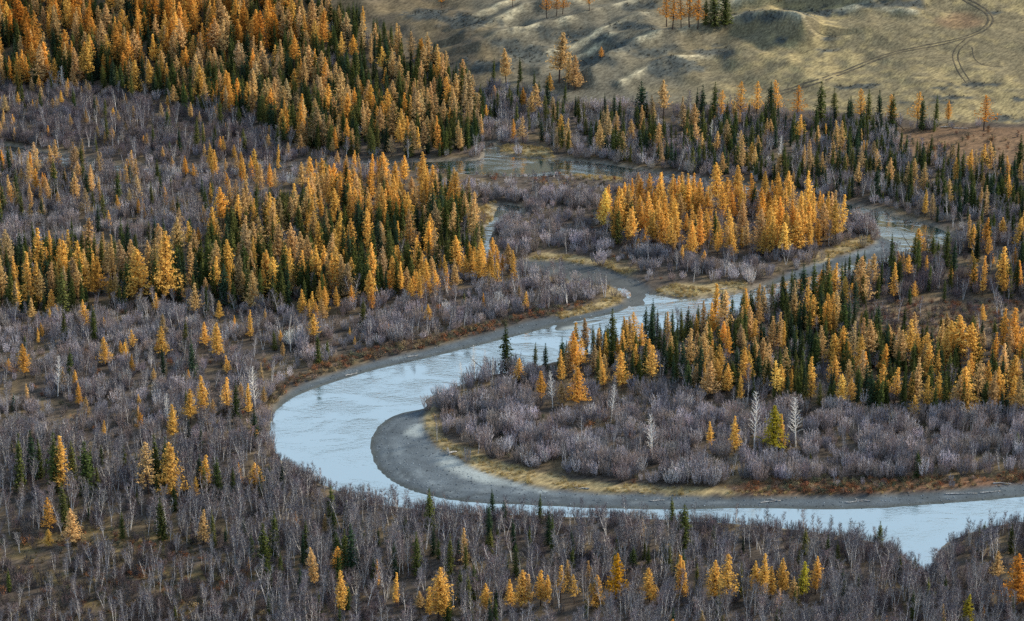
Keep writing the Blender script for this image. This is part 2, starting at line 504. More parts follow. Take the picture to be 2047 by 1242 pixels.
def make_low(seed, H=1.6, R=1.1):
    r = np.random.default_rng(seed)
    tr, cr = MB(), MB()
    for i in range(12):
        az, tilt = r.uniform(0, 6.28), r.uniform(0, .95)
        d = np.array([math.cos(az) * math.sin(tilt), math.sin(az) * math.sin(tilt), math.cos(tilt)])
        tr.tube([(0, 0, -.1), d * H * .8], [.025, .008], 3)
        for k in range(16):
            c = d * H * r.uniform(.35, 1.0) + r.normal(0, .18, 3)
            if r.random() < .55: cr.sliver(c, c + unit(r.uniform(0, 6.28), r.uniform(.1, 1.4)) * r.uniform(.3, .6), .05, r)
            else: cr.tri(c, d + r.normal(size=3) * .6, r.uniform(.14, .3), r)
    return tr, cr

def make_tuft(seed):
    r = np.random.default_rng(seed)
    tr, cr = MB(), MB()
    for i in range(34):
        az, tilt = r.uniform(0, 6.28), abs(r.normal(0, .38))
        b = np.array([r.normal(0, .22), r.normal(0, .22), -.05])
        d = np.array([math.cos(az) * math.sin(tilt), math.sin(az) * math.sin(tilt), math.cos(tilt)])
        cr.sliver(b, b + d * r.uniform(.5, 1.0), .05, r)
    return tr, cr

proto_cols = {}
PROTO = {}
def protos(kind, builders, mt, mc):
    c = bpy.data.collections.new('prototypes_' + kind)          # never linked to the scene: only read by the mass scatter
    lst = []
    for i, (tr, cr) in enumerate(builders):
        tm = tr.build(kind + '_trunk', [mt], smooth_=True) if tr.n else None
        cm = cr.build(kind + '_crown', [mc])
        if tr.n: jb, idx = tr.joined(cr); jm = jb.build(kind + '_whole', [mt, mc], idx)
        else: jm = cm
        o = bpy.data.objects.new('%s_%02d' % (kind, i), jm); c.objects.link(o)
        V = np.concatenate(cr.v)
        lst.append(dict(trunk=tm, crown=cm, H=float(V[:, 2].max()), R=float(np.percentile(np.hypot(V[:, 0], V[:, 1]), 92))))
    proto_cols[kind] = c; PROTO[kind] = lst

LARCH_P = [dict(R=2.4, z0=.16), dict(R=2.8, z0=.24, top=.1), dict(R=1.85, z0=.2, top=-.1), dict(R=3.2, z0=.12, top=.08), dict(R=2.2, z0=.34), dict(R=2.5, z0=.1, top=.2), dict(R=2.3, z0=.28, sparse=.7), dict(R=1.6, z0=.14),
           dict(R=2.9, z0=.26, sparse=.6), dict(R=3.4, z0=.2, sparse=.65)]
protos('larch', [make_larch(20 + i, **k) for i, k in enumerate(LARCH_P)], M_BARK, M_LARCH)
protos('spruce', [make_spruce(50 + i, R=R, rag=g) for i, (R, g) in enumerate([(1.75, .2), (2.0, .25), (1.5, .2), (1.75, .35), (2.3, .25), (1.35, .3), (1.85, .3)])], M_BARK, M_SPRUCE)
protos('birch', [make_birch(80 + i, stems=s, spread=p) for i, (s, p) in enumerate([(1, .08), (1, .16), (2, .12), (3, .15), (1, .22), (2, .2), (1, .1), (3, .12)])], M_BIRCH, M_TWIG)
protos('willow', [make_willow(110 + i, **k) for i, k in enumerate([dict(), dict(fan=.3, stems=18), dict(fan=.55, stems=30, roundness=.4, wid=.06), dict(fan=.2, stems=12, tw=26), dict(fan=.45, stems=26), dict(fan=.26, stems=16, roundness=.15), dict(fan=.15, stems=9, tw=28), dict(fan=.34, stems=14, roundness=.1), dict(fan=.6, stems=24, roundness=.5)])], M_STEM, M_TWIG)
protos('poplar', [make_poplar(140 + i) for i in range(3)], M_POPLAR, M_TWIG)
protos('low', [make_low(150 + i) for i in range(4)], M_STEM, M_TWIG)
protos('tuft', [make_tuft(160 + i) for i in range(4)], M_BARK, M_GRASS)

# ------------------------------------------------------------------ ground, water
def axis_steps(a, b, step, far_a, far_b):
    core = np.arange(a, b + .01, step)
    def out(edge, far, sign):
        r, s, x = [], step, edge
        while (far - x) * sign > 0:
            s *= 1.22; x += s * sign; r.append(x)
        return r
    return np.array(out(a, far_a, -1)[::-1] + list(core) + out(b, far_b, 1))
gx = axis_steps(-262, 262, 1.4, -2600, 2600)
gy = axis_steps(560, 1262, 1.4, -300, 4200)
X, Y = np.meshgrid(gx, gy)
core = (np.abs(X) < 300) & (Y > 540) & (Y < 1300)
wsd = np.full(X.shape, -50.0); gsd = np.full(X.shape, -50.0); ysd = np.full(X.shape, -50.0); rsd = wsd.copy(); csd = wsd.copy(); clsd = wsd.copy(); msd = wsd.copy()
valley = core & (Y < 1180)
xv, yv = X[valley], Y[valley]
wsd[valley] = water_sd(xv, yv)
gsd[valley] = poly_sd(GRAVEL, xv, yv)
ysd[valley] = poly_sd(GRASS, xv, yv)
rsd[valley] = sdf(REDFR, xv, yv); csd[valley] = sdf(GCORNER, xv, yv); clsd[valley] = sdf(CLEAR, xv, yv); msd[valley] = sdf(MEADOW, xv, yv)
WL = -0.75
Z = np.zeros(X.shape)
hz = hill(X, Y)
bumpy = .22 * (vnoise(X, Y, 6) - .5) + .35 * (vnoise(X, Y, 23) - .5)
d_out = -wsd
jag = 1.2 * (vnoise(X, Y, 3.1) - .5)
bank = WL + (0 - WL + .1) * smooth(-.3, 3.2, d_out + jag) + .25 * smooth(3, 12, d_out)
bar = WL + .13 + .045 * np.clip(d_out, 0, 16) + .10 * (vnoise(X, Y, 2.6) - .5) * smooth(0, 3, d_out)
gw = smooth(-1.5, 1.5, gsd)
land = bank * (1 - gw) + bar * gw
bed = WL - .15 - 1.5 * smooth(0, 7, wsd)
Z = np.where(wsd > 0, bed * smooth(0, 1.0, wsd) + (WL + .02) * (1 - smooth(0, 1.0, wsd)), land)
shoal_w = smooth(-2.0, 2.0, np.where(valley, 0, -9) + 0) * 0
sh = np.full(X.shape, -50.0); sh[valley] = np.maximum(sdf(GRAVEL[2], xv, yv), sdf(GRAVEL[4], xv, yv))
Z = np.where((sh > 0) & (wsd > 0), WL - .10 + .16 * smooth(0, 3, sh) + .12 * (vnoise(X, Y, 4.5) - .5), Z)
Z = Z + np.where(wsd > 0, 0, bumpy * smooth(2, 6, d_out)) * (1 - gw)
Z = np.where(d_out < 60, Z, .35 + bumpy * 1.0) if False else Z
Z = Z + hz
def ground_z(x, y):
    i = np.clip(np.searchsorted(gy, y) - 1, 0, len(gy) - 2); j = np.clip(np.searchsorted(gx, x) - 1, 0, len(gx) - 2)
    f = (y - gy[i]) / (gy[i + 1] - gy[i]); g = (x - gx[j]) / (gx[j + 1] - gx[j])
    return (Z[i, j] * (1 - g) + Z[i, j + 1] * g) * (1 - f) + (Z[i + 1, j] * (1 - g) + Z[i + 1, j + 1] * g) * f

# surface colours: what covers the ground, plus lit ridge crests painted in
def mixc(c, col, w): return c * (1 - w[..., None]) + np.array(col) * w[..., None]
n1, n2, n3 = vnoise(X, Y, 9), vnoise(X, Y, 3.2), vnoise(X + 77, Y, 28)
C = np.zeros(X.shape + (3,)) + np.array((.060, .048, .038))
C = mixc(C, (.115, .085, .045), smooth(.45, .75, n1) * .7)
hup = smooth(1.0, 5.0, Y - np.interp(X, _HX, _HY) + 4 * (n1 - .5))
px_, py_, _f = project(X, Y, Z)
grassy = smooth(900, 1080, px_ + 160 * (n3 - .5))                               # right of the wood the slope is open steppe
C = mixc(C, (.140, .116, .066), hup * (.35 + .65 * grassy))
C = mixc(C, (.25, .198, .094), hup * grassy * smooth(.42, .75, n2 * .6 + n3 * .4) * smooth(1250, 1600, px_) * .85)
C = mixc(C, (.085, .085, .072), hup * grassy * (1 - smooth(1200, 1520, px_ + 160 * (n1 - .5))) * .7)
crest = np.zeros(X.shape)  # pale stony grass along the ridge lines, their lit crests painted into the colour
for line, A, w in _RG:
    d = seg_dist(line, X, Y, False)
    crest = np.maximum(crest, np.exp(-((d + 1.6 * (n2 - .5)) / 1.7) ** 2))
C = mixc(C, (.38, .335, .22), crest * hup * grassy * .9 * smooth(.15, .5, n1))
# scrub and stones on the slope, in patches of their own
SCRUB = [(1360, 125, 60, 16), (1300, 105, 40, 12), (1420, 105, 45, 10), (1560, 82, 32, 7), (1630, 100, 30, 5), (1605, 66, 14, 4), (1655, 78, 12, 4), (1500, 35, 50, 10), (1560, 30, 40, 8), (1640, 25, 60, 10),
         (1770, 10, 60, 12), (1130, 75, 50, 12), (1200, 80, 45, 10), (1250, 95, 40, 10), (1050, 110, 60, 14), (960, 135, 50, 14), (1180, 120, 50, 10), (1000, 85, 40, 8), (1080, 60, 50, 6), (1260, 55, 50, 8),
         (940, 45, 60, 14), (850, 30, 60, 12), (1290, 15, 40, 10), (1330, 140, 40, 10), (1390, 135, 30, 8), (1905, 195, 34, 4), (1810, 205, 30, 4), (1900, 205, 30, 3), (2040, 198, 20, 4), (1990, 25, 20, 4),
         (1720, 240, 80, 7), (1850, 246, 90, 7), (2000, 240, 60, 6), (1880, 176, 40, 3), (1950, 170, 50, 3), (1700, 175, 30, 3), (1740, 170, 30, 2)]
sc_w = np.zeros(X.shape)
for a, b, ra, rb in SCRUB:
    q = np.hypot((px_ - a) / ra, (py_ - b) / rb) + 1.1 * (n1 - .5) + 1.1 * (n2 - .5) + .5 * (vnoise(X, Y, 1.6) - .5)
    sc_w = np.maximum(sc_w, 1 - smooth(.5, 1.25, q))
C = mixc(C, (.050, .058, .055), sc_w * hup * .9)
q = np.hypot((px_ - 1925) / 60, (py_ - 42) / 18) + .5 * (n1 - .5)
C = mixc(C, (.17, .10, .055), (1 - smooth(.5, 1.1, q)) * .7 * hup)
C = mixc(C, (.135, .082, .045), smooth(-2, 2, msd + 3 * (n1 - .5)) * (.75 + .25 * n2))
C = mixc(C, (.135, .095, .06), smooth(-4, 3, clsd + 6 * (n1 - .5)) * .8)
C = mixc(C, (.120, .088, .040), smooth(-4, 3, csd + 8 * (n1 - .5)) * smooth(.35, .7, n1 * .5 + n2 * .5))
C = mixc(C, (.15, .075, .04), smooth(-1, 2, rsd) * .7)
C = mixc(C, (.235, .185, .095), smooth(-1.6, 2.2, ysd + 3.4 * (n2 - .5) + 2 * (n1 - .5)))
near_w = smooth(3.2, .5, d_out) * (1 - hup)
C = mixc(C, (.15, .135, .11), near_w * .7)
gcol = np.zeros(X.shape + (3,)) + np.array((.058, .074, .088))
gcol = mixc(gcol, (.086, .106, .122), smooth(4.5, 9, d_out + 3 * (n1 - .5)) * .8)
band = vnoise(d_out * 1.0 + 2.2 * n1, X * .02 + Y * .02, 1.7) 
gcol = mixc(gcol, (.14, .168, .185), smooth(.5, .85, band * .55 + n2 * .45) * smooth(2, 4, d_out) * .7)
gcol = mixc(gcol, (.045, .055, .06), smooth(.5, .2, band * .5 + n1 * .5) * smooth(2, 4, d_out) * .7)
gcol = mixc(gcol, (.05, .06, .062), 1 - smooth(.6, 2.2, d_out + 1.0 * (n2 - .5)))
SAND = [gpoly(resample(p, 3)) for p in ([(905, 905), (880, 925), (900, 938), (960, 958), (1040, 974), (1085, 980), (1030, 965), (985, 945), (945, 920)], [(838, 850), (812, 858), (815, 868), (832, 872), (842, 862)], [(1120, 655), (1150, 642), (1200, 640), (1150, 655)])]
ssd = np.full(X.shape, -50.0); ssd[valley] = poly_sd(SAND, xv, yv)
gcol = mixc(gcol, (.25, .285, .285), smooth(-1.5, 1.5, ssd + 2.5 * (n2 - .5) + 2 * (n1 - .5)) * .85)
mud = np.full(X.shape, -50.0); mud[valley] = sdf(GRAVEL[4], xv, yv)
gcol = mixc(gcol, (.06, .066, .068), smooth(-1, 2, mud) * .8)
C = mixc(C, (0, 0, 0), gw * (1 - smooth(-1, 1, ysd)) * 0)
gmix = gw * (1 - smooth(-1.2, 1.5, ysd + 1.5 * (n2 - .5)))
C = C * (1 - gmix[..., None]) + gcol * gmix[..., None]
C = mixc(C, (.07, .09, .085), smooth(0, 1.0, wsd) * (sh < 0))
stone_w = np.clip(gmix, 0, 1)
me = bpy.data.meshes.new('ground')
ny, nx = X.shape
V = np.stack([X, Y, Z], -1).reshape(-1, 3)
ii = (np.arange(ny - 1)[:, None] * nx + np.arange(nx - 1)[None, :]).ravel()
Q = np.stack([ii, ii + 1, ii + nx + 1, ii + nx], 1)
me.vertices.add(len(V)); me.vertices.foreach_set('co', V.ravel())
me.loops.add(Q.size); me.loops.foreach_set('vertex_index', Q.ravel())
me.polygons.add(len(Q)); me.polygons.foreach_set('loop_start', np.arange(0, Q.size, 4)); me.polygons.foreach_set('loop_total', np.full(len(Q), 4))
me.polygons.foreach_set('use_smooth', np.ones(len(Q), bool))
me.update(calc_edges=True)
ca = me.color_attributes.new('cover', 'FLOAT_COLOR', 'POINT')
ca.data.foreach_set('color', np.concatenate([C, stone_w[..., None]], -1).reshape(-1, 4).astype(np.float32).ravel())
m, nt, out = mat('ground_cover')
at = N(nt, 'ShaderNodeAttribute', attribute_name='cover')
geo = N(nt, 'ShaderNodeNewGeometry')
def noise(scale, detail=4, vec=None, rough=.6):
    n = N(nt, 'ShaderNodeTexNoise', Scale=scale, Detail=float(detail), Roughness=rough)
    nt.links.new(vec or geo.outputs['Position'], n.inputs['Vector']); return n
mp = N(nt, 'ShaderNodeMapping'); mp.vector_type = 'TEXTURE'; mp.inputs['Scale'].default_value = (3.4, 1.0, 1.0); mp.inputs['Rotation'].default_value = (0, 0, math.radians(48))
nt.links.new(geo.outputs['Position'], mp.inputs[0])
na, nb_, nc = noise(1.1, 5, mp.outputs[0], .7), noise(.16, 4), noise(2.6, 3)
def mrange(n, a, b, c, d):
    r = N(nt, 'ShaderNodeMapRange'); nt.links.new(n.outputs[0], r.inputs['Value'])
    for k, v in zip(('From Min', 'From Max', 'To Min', 'To Max'), (a, b, c, d)): r.inputs[k].default_value = v
    return r
v1, v2, v3 = mrange(na, .33, .68, .45, 1.6), mrange(nb_, .3, .7, .78, 1.2), mrange(nc, .3, .7, .72, 1.3)
mm = N(nt, 'ShaderNodeMath', operation='MULTIPLY'); nt.links.new(v1.outputs[0], mm.inputs[0]); nt.links.new(v2.outputs[0], mm.inputs[1])
mm2 = N(nt, 'ShaderNodeMath', operation='MULTIPLY'); nt.links.new(v3.outputs[0], mm2.inputs[0]); nt.links.new(v2.outputs[0], mm2.inputs[1])
mf = N(nt, 'ShaderNodeMix'); nt.links.new(at.outputs['Alpha'], mf.inputs[0]); nt.links.new(mm.outputs[0], mf.inputs[2]); nt.links.new(mm2.outputs[0], mf.inputs[3])
sc_ = N(nt, 'ShaderNodeVectorMath', operation='SCALE'); nt.links.new(at.outputs['Color'], sc_.inputs[0]); nt.links.new(mf.outputs[0], sc_.inputs['Scale'])
p = N(nt, 'ShaderNodeBsdfPrincipled', Roughness=.9)
p.inputs['Specular IOR Level'].default_value = .15
nt.links.new(sc_.outputs[0], p.inputs['Base Color'])
bp = N(nt, 'ShaderNodeBump', Strength=.6, Distance=.25)
nt.links.new(na.outputs[0], bp.inputs['Height']); nt.links.new(bp.outputs[0], p.inputs['Normal'])
nt.links.new(p.outputs[0], out.inputs[0])
me.materials.append(m)
ground = bpy.data.objects.new('ground', me); COL.objects.link(ground)
ground['kind'] = 'structure'; ground['label'] = 'valley floor and grassy hillside with gravel bars and banks'; ground['category'] = 'ground'

m, nt, out = mat('river_water')
geo = N(nt, 'ShaderNodeNewGeometry')
mp = N(nt, 'ShaderNodeMapping'); mp.inputs['Scale'].default_value = (.55, 1, 1); mp.inputs['Rotation'].default_value = (0, 0, math.radians(-12))
nt.links.new(geo.outputs['Position'], mp.inputs[0])
w1 = N(nt, 'ShaderNodeTexNoise', Scale=.9, Detail=5.0, Roughness=.62); w2 = N(nt, 'ShaderNodeTexNoise', Scale=.07, Detail=4.0)
w2.inputs['Distortion'].default_value = 1.2
nt.links.new(mp.outputs[0], w1.inputs['Vector']); nt.links.new(mp.outputs[0], w2.inputs['Vector'])
amp = N(nt, 'ShaderNodeMapRange'); nt.links.new(w2.outputs[0], amp.inputs['Value'])
for k, v in zip(('From Min', 'From Max', 'To Min', 'To Max'), (.42, .62, .12, 1.0)): amp.inputs[k].default_value = v
mu = N(nt, 'ShaderNodeMath', operation='MULTIPLY'); nt.links.new(w1.outputs[0], mu.inputs[0]); nt.links.new(amp.outputs[0], mu.inputs[1])
bp = N(nt, 'ShaderNodeBump', Strength=.30, Distance=.5); nt.links.new(mu.outputs[0], bp.inputs['Height'])
p = N(nt, 'ShaderNodeBsdfPrincipled', Roughness=.12, IOR=1.6)
p.inputs['Base Color'].default_value = (.018, .085, .095, 1)
nt.links.new(bp.outputs[0], p.inputs['Normal'])
gl = N(nt, 'ShaderNodeBsdfGlossy', Roughness=.06); gl.inputs['Color'].default_value = (1.0, .955, .86, 1)
nt.links.new(bp.outputs[0], gl.inputs['Normal'])
lw = N(nt, 'ShaderNodeLayerWeight', Blend=.66)
mx = N(nt, 'ShaderNodeMixShader'); nt.links.new(lw.outputs['Facing'], mx.inputs[0]); nt.links.new(p.outputs[0], mx.inputs[1]); nt.links.new(gl.outputs[0], mx.inputs[2])
nt.links.new(mx.outputs[0], out.inputs[0])
wme = bpy.data.meshes.new('water')
wme.from_pydata([(-330, 540, WL), (330, 540, WL), (330, 1105, WL), (-330, 1105, WL)], [], [(0, 1, 2, 3)])
wme.materials.append(m)
wat = bpy.data.objects.new('water', wme); COL.objects.link(wat)
wat['kind'] = 'structure'; wat['label'] = 'winding pale river bending through the valley'; wat['category'] = 'river'

# ------------------------------------------------------------------ the wheel tracks on the slope
def ribbon(name, pts, wid, offs, label):
    a = np.array(pts, float)
    t = np.arange(len(a)); tt = np.linspace(0, len(a) - 1, (len(a) - 1) * 6 + 1)
    a = np.stack([np.interp(tt, t, a[:, 0]), np.interp(tt, t, a[:, 1])], 1)
    for _ in range(6): a[1:-1] = (a[:-2] + 2 * a[1:-1] + a[2:]) / 4
    X_, Y_ = place(a[:, 0], a[:, 1])
    P = np.stack([X_, Y_], 1)
    d = np.gradient(P, axis=0); d /= np.linalg.norm(d, axis=1)[:, None] + 1e-9
    nrm = np.stack([-d[:, 1], d[:, 0]], 1)
    root = bpy.data.objects.new(name, None); COL.objects.link(root); root.location = (P[0, 0], P[0, 1], float(ground_z(P[:1, 0], P[:1, 1])[0]))
    root['kind'] = 'structure'; root['label'] = label; root['category'] = 'track'
    for o in offs:
        rows = []
        for s in (-.5, -.25, 0, .25, .5):
            w = wid * (1 + .35 * (vnoise(P[:, 0] + 40 * o, P[:, 1], 2.1) - .5))
            q = P + nrm * (o + w * s)[:, None]
            rows.append(np.stack([q[:, 0], q[:, 1], ground_z(q[:, 0], q[:, 1]) + (.07 if abs(s) < .4 else .03)], 1))
        n = len(P); Vt = np.concatenate(rows) - np.array(root.location)
        F = [(k * n + i, k * n + i + 1, (k + 1) * n + i + 1, (k + 1) * n + i) for k in range(4) for i in range(n - 1)]
        mm_ = bpy.data.meshes.new('wheel_rut'); mm_.from_pydata(Vt.tolist(), [], F); mm_.materials.append(M_RUT)
        ob = bpy.data.objects.new('wheel_rut', mm_); COL.objects.link(ob); ob.parent = root
M_RUT = bark_mat('rutted_earth', (.060, .052, .040), (.125, .105, .07), .8, .25, (.35, .65))
ribbon('dirt_track', [(1560, 187), (1640, 163), (1700, 141), (1750, 119), (1800, 104), (1850, 95), (1900, 85), (1940, 73), (1968, 60), (1982, 44), (1977, 28), (1952, 11), (1925, -2), (1900, -15)], .95, (-1.0, 1.0), 'twin rut dirt track curving up the grassy slope')
ribbon('dirt_track', [(1936, 167), (1918, 142), (1908, 116), (1914, 98), (1935, 80)], .6, (-1.1, 1.1), 'fainter wheel track branching down from the curved dirt track')
ribbon('dirt_track', [(1943, 95), (1947, 120), (1965, 133), (2005, 136)], .5, (0,), 'short hooked single rut beside the fainter wheel track')

# ------------------------------------------------------------------ where the plants stand
GOLD, AMBER, TAN, RUST, OLIVE, PALE = (.72, .445, .115), (.68, .37, .085), (.56, .375, .165), (.54, .245, .045), (.42, .36, .040), (.44, .32, .17)
SPR = [(.048, .066, .022), (.068, .082, .024), (.032, .054, .030), (.092, .096, .030)]
WIL = [(.31, .29, .315), (.54, .50, .51), (.29, .24, .225), (.20, .20, .23), (.36, .295, .265)]
WILP = [(.14, .11, .12), (.18, .145, .15), (.125, .115, .13), (.24, .20, .19)]
BIR = [(.145, .135, .15), (.18, .165, .17), (.12, .115, .13), (.17, .135, .135)]
LOWC = [(.20, .085, .045), (.12, .105, .06), (.24, .11, .05), (.08, .085, .055), (.26, .19, .10), (.17, .12, .09)]
def zone(name, poly, l=0, s=0, b=0, w=0, lo=0, lh=(11, 15), sh=(9, 14), bh=(7, 11), wh=(3.5, 6), lt=((GOLD, 1),), wt=WIL, bt=BIR, clump=.6, where=''):
    return dict(name=name, poly=gpoly(poly), d=dict(larch=l, spruce=s, birch=b, willow=w, low=lo), h=dict(larch=lh, spruce=sh, birch=bh, willow=wh, low=(1.1, 2.5)), lt=lt, wt=wt, bt=bt, clump=clump, where=where)
mixtan = ((TAN, 4), (GOLD, 2), (PALE, 2), (AMBER, 1))
